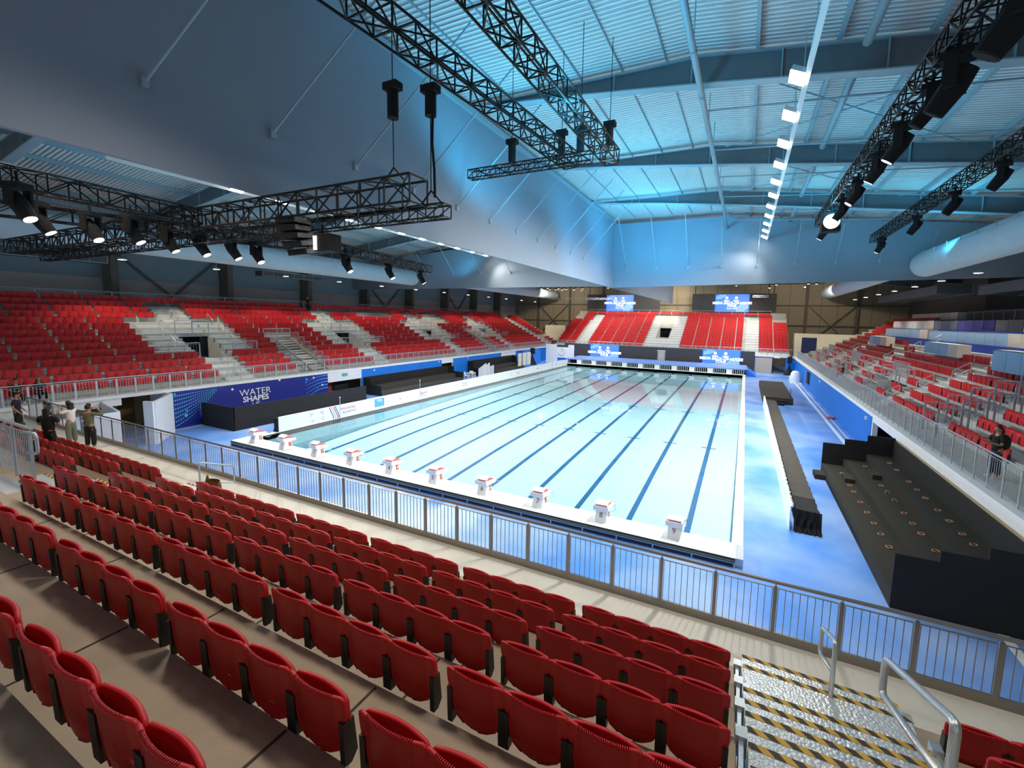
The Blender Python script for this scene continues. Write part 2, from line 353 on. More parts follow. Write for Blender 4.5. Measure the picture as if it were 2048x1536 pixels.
# ================================================================== POOL
def mat_pool():
    m = mat('pool_liner', '#b9d6e0', .45, var=.02, scale=.3); return m
zc = [(-.25, -1.75), (3.5, -1.5), (9, -1.15), (15, -.9), (20, -.74), (25, -.63), (30, -.53), (35, -.45), (42, -.37), (50, -.3)]  # apparent depth: water refraction is put into the floor's shape
def zf(y):
    for (a, za), (b, zb) in zip(zc[:-1], zc[1:]):
        if y <= b: return za+(zb-za)*(y-a)/(b-a)
    return zc[-1][1]
ys = [-.25+50.25*i/40 for i in range(41)]
t = thing('swimming_pool', 'long rectangular competition swimming pool with pale blue floor and white edge', 'pool', (12.5, 25, 0))
fl = MB().grid([[(-.5, y, zf(y)), (25.5, y, zf(y))] for y in ys])
fl.grid([[(-.5, y, .0), (-.5, y, zf(y))] for y in ys]); fl.grid([[(25.5, y, zf(y)), (25.5, y, .0)] for y in ys])
fl.quad((-.5, 50, -.3), (25.5, 50, -.3), (25.5, 50, .3), (-.5, 50, .3)); fl.quad((-.5, -.25, .2), (25.5, -.25, .2), (25.5, -.25, -1.75), (-.5, -.25, -1.75))
fl.build('pool_floor', mat_pool(), t)
gm = MB().box(25.5, 25.85, -.25, 50.5, -.3, .02).box(-.9, -.5, -.25, 50.5, -.3, .02)
gm.build('pool_gutter', M_tile, t)
tag0 = MB(); [tag0.box(25.5, 25.85, y, y+.02, .0, .025) for y in [i*1.25 for i in range(41)]]; tag0.build('gutter_joint', mat('joint_grey', '#9aa0a2', .6), t)
ll = []
for i in range(10):
    x = 1.25+2.5*i; m2 = MB(); yy = [1.9]+[y for y in ys if 2 < y < 48]+[48.1]
    m2.grid([[(x-.125, y, zf(y)+.012), (x+.125, y, zf(y)+.012)] for y in yy])
    for yc, hw, w2 in ((1.9, .5, .13), (48.1, .5, .13), (15, .45, .07), (25, .5, .09), (35, .45, .07)): m2.quad((x-hw, yc-w2, zf(yc)+.013), (x+hw, yc-w2, zf(yc)+.013), (x+hw, yc+w2, zf(yc)+.013), (x-hw, yc+w2, zf(yc)+.013))
    m2.box(x-.13, x+.13, 49.97, 49.99, -.28, -.03)
    m2.build('lane_line', M_lane, t)
for c in t.children: c.location = (-12.5, -25, 0)
# water: clear sheet with real surface reflection
Mw = bpy.data.materials.new('pool_water'); Mw.use_nodes = True
nt = Mw.node_tree; nt.nodes.remove(nt.nodes['Principled BSDF'])
fr = N(Mw, 'ShaderNodeFresnel'); fr.inputs[0].default_value = 1.27
gl = N(Mw, 'ShaderNodeBsdfGlossy'); gl.inputs['Roughness'].default_value = .012; tr = N(Mw, 'ShaderNodeBsdfTransparent'); tr.inputs[0].default_value = (.87, .965, .985, 1)
mx = N(Mw, 'ShaderNodeMixShader'); nz = N(Mw, 'ShaderNodeTexNoise'); nz.inputs['Scale'].default_value = 1.1; nz.inputs['Detail'].default_value = 2
tcw = N(Mw, 'ShaderNodeTexCoord'); bpw = N(Mw, 'ShaderNodeBump'); bpw.inputs['Strength'].default_value = .05; bpw.inputs['Distance'].default_value = .04
L(Mw, tcw.outputs['Object'], nz.inputs['Vector']); L(Mw, nz.outputs[0], bpw.inputs['Height']); L(Mw, bpw.outputs[0], gl.inputs['Normal'])
L(Mw, fr.outputs[0], mx.inputs[0]); L(Mw, tr.outputs[0], mx.inputs[1]); L(Mw, gl.outputs[0], mx.inputs[2]); L(Mw, mx.outputs[0], nt.nodes['Material Output'].inputs[0])
tag(MB().quad((-.5, -.25, -.015), (25.5, -.25, -.015), (25.5, 50, -.015), (-.5, 50, -.015)).build('pool_water', Mw), 'calm clear pale blue water filling the pool', 'water', kind='stuff')
# gallery (lower) walls round the deck
struct('wall_left_inner', MB().box(-7.1, -6.85, -13, -3.3, 1.95, 2.38).box(-7.1, -6.85, -1.2, 10.3, 0, 2.38).box(-7.1, -6.85, 10.3, 14, 1.55, 2.38).box(-7.1, -6.85, 14, 25.7, 0, 2.38).box(-7.1, -6.85, 25.7, 28, 1.9, 2.38).box(-7.1, -6.85, 28, 39.5, 0, 2.38).box(-7.1, -6.85, 39.5, 44, 1.8, 2.38).box(-7.1, -6.85, 44, 58.5, 0, 2.38), M_white)
struct('wall_left_room', MB().box(-10.4, -10.2, -13, 58.5, 0, 2.2), mat('room_cream', '#c9b48e', .7))
struct('trim_4', MB().box(-7.1, -6.72, -13, 58.6, 2.38, 2.56), M_white)
struct('wall_right_inner', MB().box(32.4, 32.65, 15, 58.5, 0, 2.3).box(32.4, 32.65, -13, 15, 1.95, 2.3), M_white)
struct('wall_right_room', MB().box(35.3, 35.5, -13, 58.5, 0, 2.2), mat('room_cream', '#c9b48e', .7))
struct('trim_5', MB().box(32.28, 32.7, -13, 58.6, 2.3, 2.5), M_white)
struct('wall_far_inner', MB().box(-7, 29.45, 58.5, 58.7, 0, 2.5).box(31.2, 32.5, 58.5, 58.7, 0, 2.5).box(29.45, 31.2, 58.5, 58.7, 2.3, 2.5), mat('deck_wall_blue', '#0a74d6'))
struct('trim_6', MB().box(-7, 32.6, 58.35, 58.75, 2.45, 2.62), M_white)
struct('wall_near_inner', MB().box(-7, 32.5, -7.35, -7.15, 0, 1.9), M_white)
def panel(name, label, m, y0, y1, z0, z1, x=-6.85, d=.04):
    return tag(MB().box(min(x, x+d), max(x, x+d), y0, y1, z0, z1).build(name, m), label, 'wall panel')
nb = thing('wall_banner', 'dark blue WATER SHAPES US banner on left gallery wall behind the black booth', 'banner', (-6.83, 4.7, 1.2))
o = MB().box(-6.85, -6.81, -1.05, 10.3, 0, 2.38).build('banner_sheet', M_navy, nb)
FL = lambda y, z: frame((-6.79, y, z), (0, 1, 0), (0, 0, 1))
text('lettering', 'WATER', .66, FL(4.2, 1.66), M_txtw, nb); text('lettering', 'SHAPES', .56, FL(4.22, 1.17), M_txtw, nb, bold=True); text('lettering', 'US', .5, FL(4.2, .72), M_txtw, nb)
dm = MB(); 
def dot(mb, y, z, r, x=-6.80):
    n = len(mb.v); K = 8; mb.v += [(x, y+r*math.cos(2*math.pi*k/K), z+r*math.sin(2*math.pi*k/K)) for k in range(K)]; mb.f.append(tuple(range(n, n+K)))
for s_ in range(8):
    for j in range(26):
        u = j/25; y = -1.0+u*3.1; z = 2.05-.28*s_+(.33*s_)*u**1.5+.25*u; r = .045*(1-.6*u)
        if z < 2.34: dot(dm, y, z, r)
dot(dm, -.2, .75, .11); dot(dm, -.15, 1.05, .05); dot(dm, -.75, 2.2, .06)
dm.build('dot_pattern', M_txtt, nb)
wm = MB()
for j in range(5):
    for k in range(30):
        u0, u1 = k/30, (k+1)/30
        def P_(u): return (8.2+2.08*u, .55+j*.34+.62*math.sin(min(1, u*1.15)*math.pi/2)*(1-.12*j)+.0*u)
        a, b = P_(u0), P_(u1); hw = .012+.035*u0
        if max(a[1], b[1]) < 2.3: wm.quad((-6.80, a[0], a[1]-hw), (-6.80, b[0], b[1]-hw), (-6.80, b[0], b[1]+hw), (-6.80, a[0], a[1]+hw))
dot(wm, 8.3, 2.1, .1); dot(wm, 8.25, 1.85, .06); dot(wm, 9.6, 2.2, .06); dot(wm, 9.3, 1.2, .05)
wm.build('wave_pattern', M_txts, nb)
for c in nb.children: c.location = (6.83, -4.7, -1.2)
panel('wall_panel', 'bright blue panel on left gallery wall above the long black stand', M_blue, 13.95, 25.7, 0, 2.37)
panel('wall_panel', 'bright blue panel on left gallery wall behind the white plastic chairs', M_blue, 28.0, 39.5, 0, 2.37)
panel('wall_panel', 'bright blue panel at the far end of left gallery wall', M_blue, 44, 58.4, 0, 2.37)
panel('wall_panel', 'long bright blue panel on right gallery wall below the seating', M_blue, 15.2, 58.4, 0, 2.3, 32.4, -.04)
for i, (y, z) in enumerate(((2.6, 2.05), (8.9, 2.15), (9.7, 1.45), (15.4, 2.15), (25.2, 2.2), (31, 2.2), (6, 2.3))):
    tag(MB().box(-6.8, -6.74, y-.07, y+.07, z-.07, z+.07).build('wall_box', M_offw), 'small white box on the left gallery wall, %s from the near end' % ORD[sorted([2.6, 8.9, 9.7, 15.4, 25.2, 31, 6]).index(y)], 'junction box', 'small white wall boxes')
for i, (y, z) in enumerate(((16.2, 1.95), (34.3, 1.95))):
    tag(MB().box(32.27, 32.36, y-.08, y+.08, z-.1, z+.1).build('wall_box', M_offw), 'small white box on the right blue wall, %s' % ('nearer one', 'farther one')[i], 'junction box', 'small white boxes on right wall')
tag(MB().box(-6.8, -6.76, 11.8, 12.3, 1.95, 2.2).build('exit_sign', mat('sign_green', '#5fb3a6', .5)), 'small green running-man exit sign on white fascia over the left doorway', 'sign')
tag(MB().box(29.6, 30.4, 58.3, 58.34, 2.32, 2.44).build('exit_sign', M_offw), 'small white sign on the far blue wall right of the grey shutter', 'sign')
tag(MB().box(27.1, 29.4, 58.38, 58.46, 0, 2.3).build('roller_shutter', mat('shutter_beige', '#b3aba0', .5)), 'pale grey roller shutter door in the far deck wall', 'shutter')
tag(MB().box(-8.6, -8.5, 10.6, 12.0, 0, 1.3).build('red_partition', mat('crimson_panel', '#8f2433', .7)), 'dull red partition inside the left doorway behind the black booth', 'partition')
tag(MB().box(-8.4, -8.3, 12.1, 13.6, .0, 1.45).build('black_partition', M_dark), 'black partition inside the left doorway beside the red one', 'partition')
tag(MB().box(-10.2, -10.15, -2.3, -1.5, 0, 2.0).build('room_door', M_door), 'brown wooden door inside the left corner doorway', 'door')
tag(MB().box(32.25, 32.38, 41.5, 43.4, .7, 2.0).build('wall_hatch', M_dark), 'dark open hatch in the right blue wall near the far corner', 'hatch')
# ================================================================== SEATS
def seat_outline():
    # half profile (x, z) of the back shell, top to bottom
    return [(.205, .835), (.232, .815), (.236, .70), (.228, .60), (.205, .585), (.185, .47), (.165, .42), (.10, .375), (0, .355)]
def shell(bow, y0, thick, top, bottom, prof, nx=10):
    """curved panel: rows over z, bow>0 bulges toward +y"""
    mb = MB(); rows_f = []; rows_b = []
    for hw, z in prof:
        rf = []; rb = []
        for i in range(nx+1):
            u = -1+2*i/nx; x = u*hw; c = 1-(x/.236)**2
            zz = z
            y = y0+bow*c
            rf.append((x, y+thick/2, zz)); rb.append((x, y-thick/2, zz))
        rows_f.append(rf); rows_b.append(rb)
    mb.grid(rows_f); mb.grid([r[::-1] for r in rows_b])
    return mb
def rimpath(bow, y0, prof, r):
    pts = [(hw, y0+bow*(1-(hw/.236)**2), z) for hw, z in prof]
    top = [(x, y0+bow*(1-(x/.236)**2), prof[0][1]) for x in (-.14, -.07, 0, .07, .14)]
    left = [(-x, y, z) for x, y, z in reversed(pts)]
    loop = left[1:]+top+pts
    return loop
PB = [(.222, .77), (.243, .752), (.246, .70), (.243, .65), (.236, .618), (.214, .605), (.207, .52), (.196, .435), (.168, .385), (.10, .35), (.03, .335)]
def lean(mb, k=.22, z0=.77):
    mb.v = [(x, y+(z0-z)*k, z) for x, y, z in mb.v]; return mb
def make_seat():
    back = shell(-.035, -.02, .014, 0, 0, PB); back.path(rimpath(-.035, -.02, PB, .013), .0145, 6)
    back.path([(x, -.025+.02*abs(x/.2)**2, .345+.05*(x/.2)**2) for x in (-.185, -.13, -.07, 0, .07, .13, .185)], .022, 6); lean(back, .10)
    PP = [(.212, .74), (.232, .72), (.235, .60), (.225, .46), (.19, .38), (.10, .345), (.02, .335)]
    pan = shell(.034, .012, .026, 0, 0, PP, 8); pan.path(rimpath(.034, .012, PP, .012), .016, 6); lean(pan, .06)
    br = []
    for s in (-1, 1):
        b = MB(); x0, x1 = sorted((s*.207, s*.249))
        b.ext([(-.03, .61), (.05, .61), (.075, .36), (.03, .31), (-.02, .31)], x0, x1, 'yz'); br.append(b)
    return back, pan, br
_b, _p, _br = make_seat()
me_back = _b.mesh('backrest', M_perf, True); me_pan = _p.mesh('seat_pan', M_red, True); me_br = [b.mesh('side_bracket', M_black) for b in _br]
def new_seat(loc, rz, label, group):
    t = thing('stadium_seat', label, 'seat', loc, rz, group)
    for n, me in (('backrest', me_back), ('seat_pan', me_pan), ('side_bracket', me_br[0]), ('side_bracket', me_br[1])):
        o = bpy.data.objects.new(n, me); COL.objects.link(o); o.parent = t
    return t
def fill(v0, v1, rev=False):
    L_ = v1-v0; n = 0; out = []; p = 0
    while p+.47 <= L_+.03:
        out.append(p+.235); n += 1; p += .5
        if n % 4 == 0: p += .13
    return [v1-q for q in out] if rev else [v0+q for q in out]
RZ = {'near': 0, 'left': -math.pi/2, 'far': math.pi, 'right': math.pi/2}
def wpos(side, u, v):
    return (v, -u) if side == 'near' else (-u, v) if side == 'left' else (v, u) if side == 'far' else (u, v)
NU = [9.36, 10.16, 10.95, 11.73, 12.55, 13.38, 14.14]; NZ = [2.40, 2.78, 3.15, 3.53, 3.91, 4.28, 4.60]
def row_uz(side, k):
    if side == 'near': return NU[k]-.0, NZ[k]+.065
    if side == 'left': return 8.4+.8*k, 2.535+.4*k
    if side == 'right': return 33.9+.8*k, 2.535+.4*k
    return 60.0+.8*k, 2.935+.4*k
ROWS = {'near': {}, 'left': {}, 'right': {}, 'far': {}}
for k in range(7):
    iv = [(13.41 if k < 4 else 15.04, 25.53)]
    if k < 3: iv.insert(0, (0.2, 11.56))
    if k < 4: iv.append((27.68, 31.8))
    ROWS['near'][k] = iv
Mv = [2.93, 16.79, 30.65, 44.5, 58.4]
for k in range(14):
    if k == 13: iv = [(-7, 16.7), (17.9, 58.3)]
    elif k < 4: iv = [(-9.5, 2.93), (4.97, 8.9), (11.05 if k == 0 else 11.65, 16.79), (18.82, 30.65), (32.7, 38.7), (40.85, 44.5), (46.5, 58.4)]
    elif k < 10:
        iv = [(-8, .95), (7.0, 9.0 if k < 6 else (9.45 if k == 6 else 14.8))]
        if k < 7: iv.append((11.55, 14.8))
        iv += [(20.85, 28.68)]
        iv += [(34.85, 39.8)] if k < 7 else ([(34.85, 42.5)] if k < 9 else [(38.6, 42.65)])
        iv += [(47.4, 58.35), (60.6, 64.8)]
    else:
        iv = [(-7, 2.95), (5.0, 16.8)]
        iv += [(18.82, 30.68)] if k == 10 else ([(19.04, 22.75), (28.6, 30.68)] if k == 11 else [(28.6, 30.68)])
        if k == 11: iv.append((33.5, 34.8))
        if k == 12: iv.append((32.78, 34.7))
        iv += [(38.65, 44.7), (46.6, 58.4), (60.6, 64.7)]
    if k in (0, 1, 2): iv.append((61.5, 63.6))
    ROWS['left'][k] = iv
for k in range(14):
    if k < 3: iv = [(4.8 if k == 0 else 3, 9.5), (11.4, 17.65), (19.35, 21.9), (25.5 if k == 0 else 26, 28.4 if k == 0 else 30), (33.4, 35.8), (39.4, 42.5), (47.1, 49.6), (53.3, 57)]
    elif k == 3: iv = [(2, 9.4), (11.5, 17.68), (19.37, 24.66), (27.05, 32), (33.8, 38.5), (41, 45.5), (48, 57)]
    elif k < 6: iv = [(2, 17.63), (19.3, 31.8), (34.5, 44.5), (47, 57.5)]
    elif k == 6: iv = [(13.5, 15), (19.3, 23.6), (32, 34.6), (38.5, 44), (48, 57.5)]
    elif k == 7: iv = [(36.6, 42.9), (48, 57.5)]
    elif k < 12: iv = [(50, 57.8)] if k < 10 else [(49, 60)]
    else: iv = [(2, 30), (46, 62)]
    if k == 12: iv = [(46, 62)]
    ROWS['right'][k] = iv
for k in range(15):
    iv = [(-2.6 - (4.0 if k < 11 else 2.0), -2.6), (-.5, 9.5), (15.6, 25.5), (27.5, 29.45 if k >= 11 else 31.6)]
    if k == 14: iv = [(-4.6, 31.6)] if False else [(-4.6, 29.45)]
    ROWS['far'][k] = iv
cand = []
for side in ROWS:
    for k, iv in ROWS[side].items():
        u, z = row_uz(side, k)
        for bi, (a, b) in enumerate(iv):
            for j, v in enumerate(fill(a, b, rev=(side == 'near' and a < 27) or (side != 'near' and False))):
                x, y = wpos(side, u, v); P3 = Vector((x, y, z+.6)); d = P3-CP; dep = d.dot(F)
                if dep < .35: continue
                px = 1024+57.48+859.24*d.dot(RR)/dep; py = 768-37.78-859.24*d.dot(UU)/dep
                if px < -90-300/dep or px > 2140+300/dep or py > 1700+400/dep or py < -50: continue
                cand.append((dep, side, k, bi, j, x, y, z))
cand.sort()
NEARC = [c for c in cand if c[1] == 'near']; OTH = [c for c in cand if c[1] != 'near']
take = NEARC[:300]; take += OTH[:300-len(take)]
rest = NEARC[300:]+OTH[max(0, 300-len(NEARC)):]
BLK = {'near': lambda bi, k: (['left block', 'main block', 'right corner block'][bi] if k < 3 else ['main block', 'right corner block'][bi])}
def seat_label(c):
    dep, side, k, bi, j, x, y, z = c
    if side == 'near':
        b = BLK['near'](bi, k)
        w_ = 'its right aisle' if b != 'right corner block' else 'the striped stairs'
        return 'red tip-up seat, near %s, %s row, %s from %s' % (b, ORD[k], ORD[min(j, 39)], w_), 'red seats in the near stand'
    sd = side
    return 'dark red folded seat, %s stand, %s row up, %s of the %s block' % (sd, ORD[k], ORD[min(j, 39)], ORD[bi]), 'red seats in the %s stand' % sd
used = set()
for c in take:
    l, g = seat_label(c)
    new_seat(c[5:8], RZ[c[1]], l, g)
# the remaining seats: one object
far = MB(); fm = []
def lowseat(x, y, z, rz, simple):
    ca, sa = math.cos(rz), math.sin(rz)
    def W(px, py, pz): return (x+px*ca-py*sa, y+px*sa+py*ca, z+pz)
    n0 = len(far.f)
    for (yy, bow, w, zt, zb, wb) in ((.0, -.035, .243, .77, .335, .2), (.05, .045, .238, .745, .335, .222)):
        st = ((-1, 0), (-.45, .8), (.45, .8), (1, 0)) if not simple else ((-1, .3), (1, .3))
        r1 = [W(u*w, yy+bow*c, zt) for u, c in st]; r2 = [W(u*(w*.5+wb*.5), yy+bow*c, .5*(zt+zb)) for u, c in st]; r3 = [W(u*wb, yy+bow*c, zb) for u, c in st]
        far.grid([r1, r2, r3])
        n = len(far.v); t = .022 if yy else -.022
        far.v += r1+[W(u*w, yy+bow*c+t, zt-.005) for u, c in st]; K = len(st)
        for i in range(K-1): far.f.append((n+i, n+i+1, n+K+i+1, n+K+i))
    fm.extend([0]*(len(far.f)-n0)); n0 = len(far.f)
    for s in (-1, 1):
        a, b = s*.19, s*.245
        far.quad(W(a, .02, .57), W(b, .02, .57), W(b, .03, .32), W(a, .03, .32)); None
    if not simple: far.quad(W(.2, -.02, .34), W(.2, .07, .34), W(-.2, .07, .34), W(-.2, -.02, .34))
    fm.extend([1]*(len(far.f)-n0))
for dep, side, k, bi, j, x, y, z in rest: lowseat(x, y, z, RZ[side], dep > 38)
o = far.build('distant_seats', M_redfar); o.data.materials.append(M_black); o.data.polygons.foreach_set('material_index', fm)
tag(o, 'all the remaining small red seats in the distant stands', 'seats', kind='stuff')
print('SEATS', len(take), len(rest))
# ================================================================== STANDS
def stand_thing(name, label, loc): return thing(name, label, 'grandstand', loc)
def flip(side, pr):
    return pr
def terrace(side, uz, v0, v1, u_front, z_front, zdrop=.5):
    """stepped solid between v0 and v1. uz: list of (u_back_of_seat, z)"""
    prof = [(u_front, z_front-.25), (u_front, z_front)]
    for k, (u, z) in enumerate(uz):
        uf = u-.65; ub = uz[k+1][0]-.65 if k+1 < len(uz) else u+.6
        if k == 0 and z_front == z: prof += [(ub, z)]
        else: prof += [(uf, z), (ub, z)]
    prof.append((prof[-1][0], prof[-1][1]-.25)); mb = MB()
    top = prof[1:-1]
    for i in range(len(top)-1):
        (ua, za), (ub, zb) = top[i], top[i+1]
        P = [wpos(side, ua, v0)+(za,), wpos(side, ub, v0)+(zb,), wpos(side, ub, v1)+(zb,), wpos(side, ua, v1)+(za,)]
        mb.quad(*P)
    # side closure
    for v in (v0, v1):
        for i in range(len(top)-1):
            (ua, za), (ub, zb) = top[i], top[i+1]
            if abs(ua-ub) > 1e-6: mb.quad(wpos(side, ua, v)+(za,), wpos(side, ub, v)+(za,), wpos(side, ub, v)+(max(za-.45, 2.4),), wpos(side, ua, v)+(max(za-.45, 2.4),))
    return mb
def prism_steps(mb, side, u0, u1, v0, v1, z0, z1):
    a = wpos(side, u0, v0); b = wpos(side, u1, v1)
    mb.box(min(a[0], b[0]), max(a[0], b[0]), min(a[1], b[1]), max(a[1], b[1]), z0, z1)
def stairs(mb, side, k0, k1, v0, v1):
    for k in range(k0, k1+1):
        u, z = row_uz(side, k); 
        if k+1 in ROWS[side] or side in ('left', 'right', 'far'):
            un, zn = row_uz(side, k+1) if not (side == 'near' and k >= 6) else (u+.8, z+.38)
        prism_steps(mb, side, u-.65, un-.65, v0, v1, z, z+.012)
        prism_steps(mb, side, un-.65-.4, un-.65, v0, v1, z+.012, z+(zn-z)/2)
M_open = M_dark
def hall_stand(side, label, loc, vend):
    t = thing('grandstand', label, 'grandstand', loc); L0 = tuple(-c for c in loc)
    uz = [row_uz(side, k) for k in range(14)]
    if side == 'left': voms = [(M-.05+0, M+2.1, 4, 8) for M in Mv[:4]]; vs = [-14, 66]
    elif side == 'right': voms = [(21.95, 25.4, 0, 3), (35.9, 39.3, 0, 3), (49.7, 53.2, 0, 3)]; vs = [-6, 64]
    else: voms = [(11.2, 13.3, 5, 9)]; vs = [-6.7, 31.7]; uz = [row_uz(side, k) for k in range(15)]
    uf = {'left': 6.75, 'right': 32.4, 'far': 58.6}[side]; zf_ = 2.47
    cur = vs[0]; mb = MB(); dk = MB()
    def add(v0, v1, lst, uff, zff):
        m = terrace(side, lst, v0, v1, uff, zff); n = len(mb.v); mb.v += m.v; mb.f += [tuple(n+i for i in f) for f in m.f]
    for (a, b, ka, kb) in voms:
        add(cur, a, uz, uf, zf_)
        if ka > 0: add(a, b, uz[:ka], uf, zf_)
        zfl = uz[ka-1][1] if ka else zf_; u1 = uz[kb][0]-.65
        ua = (uz[ka-1][0]+.15) if ka else uf
        prism_steps(mb, side, ua, u1+1.5, a, b, zfl-.1, zfl)
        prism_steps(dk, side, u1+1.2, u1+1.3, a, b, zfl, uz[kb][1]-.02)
        for v in (a, b):
            for q in range(ka, kb): prism_steps(mb, side, uz[q][0]-.65, uz[q][0]+.15, v-.03, v+.03, zfl-.1, uz[q][1]+.02)
        add(a, b, uz[kb:], u1, uz[kb][1]-.3)
        cur = b
    add(cur, vs[1], uz, uf, zf_)
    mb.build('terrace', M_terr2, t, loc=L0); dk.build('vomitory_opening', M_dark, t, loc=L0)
    Q = []
    if side == 'left':
        for M in Mv[:4]: Q += [(0, 3, M+.04, M+2.0), (8, 12, M+.04, M+2.0), (4, 9, M-1.95, M-.1), (4, 9, M+2.15, M+4.0)]
        Q.append((0, 12, 58.45, 60.5))
    elif side == 'right': Q = [(0, 9 if B > 20 else 6, B+.05, B+1.65) for B in (17.65, 31.6, 45.4)]+[(3, 3, 21.95, 27)]
    else: Q = [(0, 13, -2.55, -.55), (0, 13, 25.55, 27.45), (0, 13, 9.55, 11.1), (0, 13, 13.4, 15.55), (0, 3, 11.1, 13.4)]
    for q in Q: s = MB(); stairs(s, side, *q); s.build('aisle_stair', M_stair, t, loc=L0)
    return t
hall_stand('left', 'long left grandstand of pale terraces rising from the deck wall to the hall wall', (-6.75, 26, 2.47), 66)
hall_stand('right', 'right grandstand of pale terraces with desks built across its upper rows', (32.5, 26, 2.47), 64)
hall_stand('far', 'far end grandstand of pale terraces above the dark screen wall', (12.5, 58.6, 2.47), 31)
tag(MB().box(-20.2, -19.9, -14, 66, 7.4, 8.0).build('stand_back_kerb', M_terr2), 'low kerb behind the top row of the left stand', 'kerb')
tag(MB().box(-6.7, 31.7, 71.9, 72.1, 8.2, 9.3).build('stand_back_kerb', M_terr2), 'low kerb behind the top row of the far stand', 'kerb')
# near stand
t = thing('near_grandstand', 'near grandstand with beige boarded terraces under the closest seats', 'grandstand', (14, -9, 2)); L0 = (-14, 9, -2)
mb = MB(); mw = MB()
mw.box(-6.7, 34, -8.72, -7.0, 1.88, 2.0)
mw.build('front_walkway', M_walk, t, loc=L0)
EG = .75
uz = [(NU[k], NZ[k]+.065) for k in range(7)]+[(14.98, 5.04), (15.8, 5.42), (16.6, 5.8), (17.4, 6.18)]
def nt_seg(v0, v1, kk=99):
    for k, (u, z) in enumerate(uz[:kk]):
        y0 = -(u-EG); y1 = -(uz[k+1][0]-EG) if k+1 < len(uz) else -(u+.2)
        mb.box(v0, v1, y1, y0, z-.05, z); zp = uz[k-1][1] if k else 2.0
        mb.box(v0, v1, y0-.03, y0, zp, z-.05)
nt_seg(13.3, 25.62); nt_seg(27.62, 34); nt_seg(-6.7, 11.6, 4); nt_seg(25.62, 27.62, 0)
for v0, v1 in ((-6.7, 13.3),): mb.box(v0, v1, -18, -11.95, 3.8, 3.88)
mb.build('terrace', M_terr, t, loc=L0)
jm = MB()
for x in [25.0-2.13*i for i in range(6)]+[29.8, 31.9]:
    for k, (u, z) in enumerate(uz):
        y0 = -(u-EG); y1 = -(uz[k+1][0]-EG) if k+1 < len(uz) else -(u+.2)
        jm.box(x-.012, x+.012, y1, y0-.02, z, z+.003)
jm.build('board_joint', mat('joint_dark', '#3b362f', .8), t, loc=L0)
def near_stairs(v0, v1, kmax):
    seq = [(-8.02, -8.32, 2.2)]
    for k in range(kmax):
        u, z = uz[k]; un, zn = uz[k+1]; yf, yb = -(u-EG), -(un-EG); ym = (yf+yb)/2
        if k == 0: yf = -8.32; ym = -8.75
        seq.append((yf, ym, z+.01)); seq.append((ym, yb, (z+zn)/2))
    sm = MB(); strip = MB()
    for i, (a, b, z) in enumerate(seq):
        sm.box(v0, v1, b, a, z-.22, z)
        strip.box(v0, v1, a-.065, a+.002, z, z+.005)
        if i % 2 == 0 and i: strip.box(v0, v1, b+.045, b+.11, z, z+.005)
    sm.build('stair_tread', mat_plate(), t, loc=L0); strip.build('hazard_tape', mat_hazard(), t, loc=L0)
def mat_plate():
    m = mat('checker_plate', '#d9dcdd', .3, .5); b = m.node_tree.nodes['Principled BSDF']
    tc = N(m, 'ShaderNodeTexCoord'); vo = N(m, 'ShaderNodeTexVoronoi'); vo.inputs['Scale'].default_value = 28
    bp = N(m, 'ShaderNodeBump'); bp.inputs['Strength'].default_value = .6; bp.inputs['Distance'].default_value = .01; bp.invert = True
    L(m, tc.outputs['Object'], vo.inputs['Vector']); L(m, vo.outputs[0], bp.inputs['Height']); L(m, bp.outputs[0], b.inputs['Normal']); return m
def mat_hazard():
    m = mat('hazard_tape', '#c39a35', .6); b = m.node_tree.nodes['Principled BSDF']
    tc = N(m, 'ShaderNodeTexCoord'); sx = N(m, 'ShaderNodeSeparateXYZ'); L(m, tc.outputs['Object'], sx.inputs[0])
    s = math_node(m, 'ADD', math_node(m, 'ADD', sx.outputs[0], sx.outputs[1]), 200); f = math_node(m, 'FRACT', math_node(m, 'MULTIPLY', s, 1/.19))
    g = math_node(m, 'LESS_THAN', f, .5); r = N(m, 'ShaderNodeMix'); r.data_type = 'RGBA'; r.inputs[6].default_value = lin('#c9a03c'); r.inputs[7].default_value = lin('#3f3a33')
    L(m, g, r.inputs[0]); L(m, r.outputs[2], b.inputs['Base Color']); return m
near_stairs(25.72, 27.58, 9); near_stairs(11.66, 13.25, 4)
ed = MB()
for v in (25.66, 27.6):
    for k in range(9):
        u, z = uz[k]; un, zn = uz[k+1]; ed.box(v-.02, v+.02, -(un-EG), -(u-EG), z-.3, z+.05); 
        ed.box(v-.05, v+.05, -(u-EG)-.06, -(u-EG)+.06, z-.12, z+.09)
ed.build('stair_edge_frame', M_alu, t, loc=L0)
# platform plate beside the stand, left of row five
tag(MB().box(-6.7, 13.2, -14.9, -11.98, 3.88, 3.92).build('plate_floor', mat_plate()), 'diamond plate floor behind the short galvanised railing at lower left', 'floor plate')
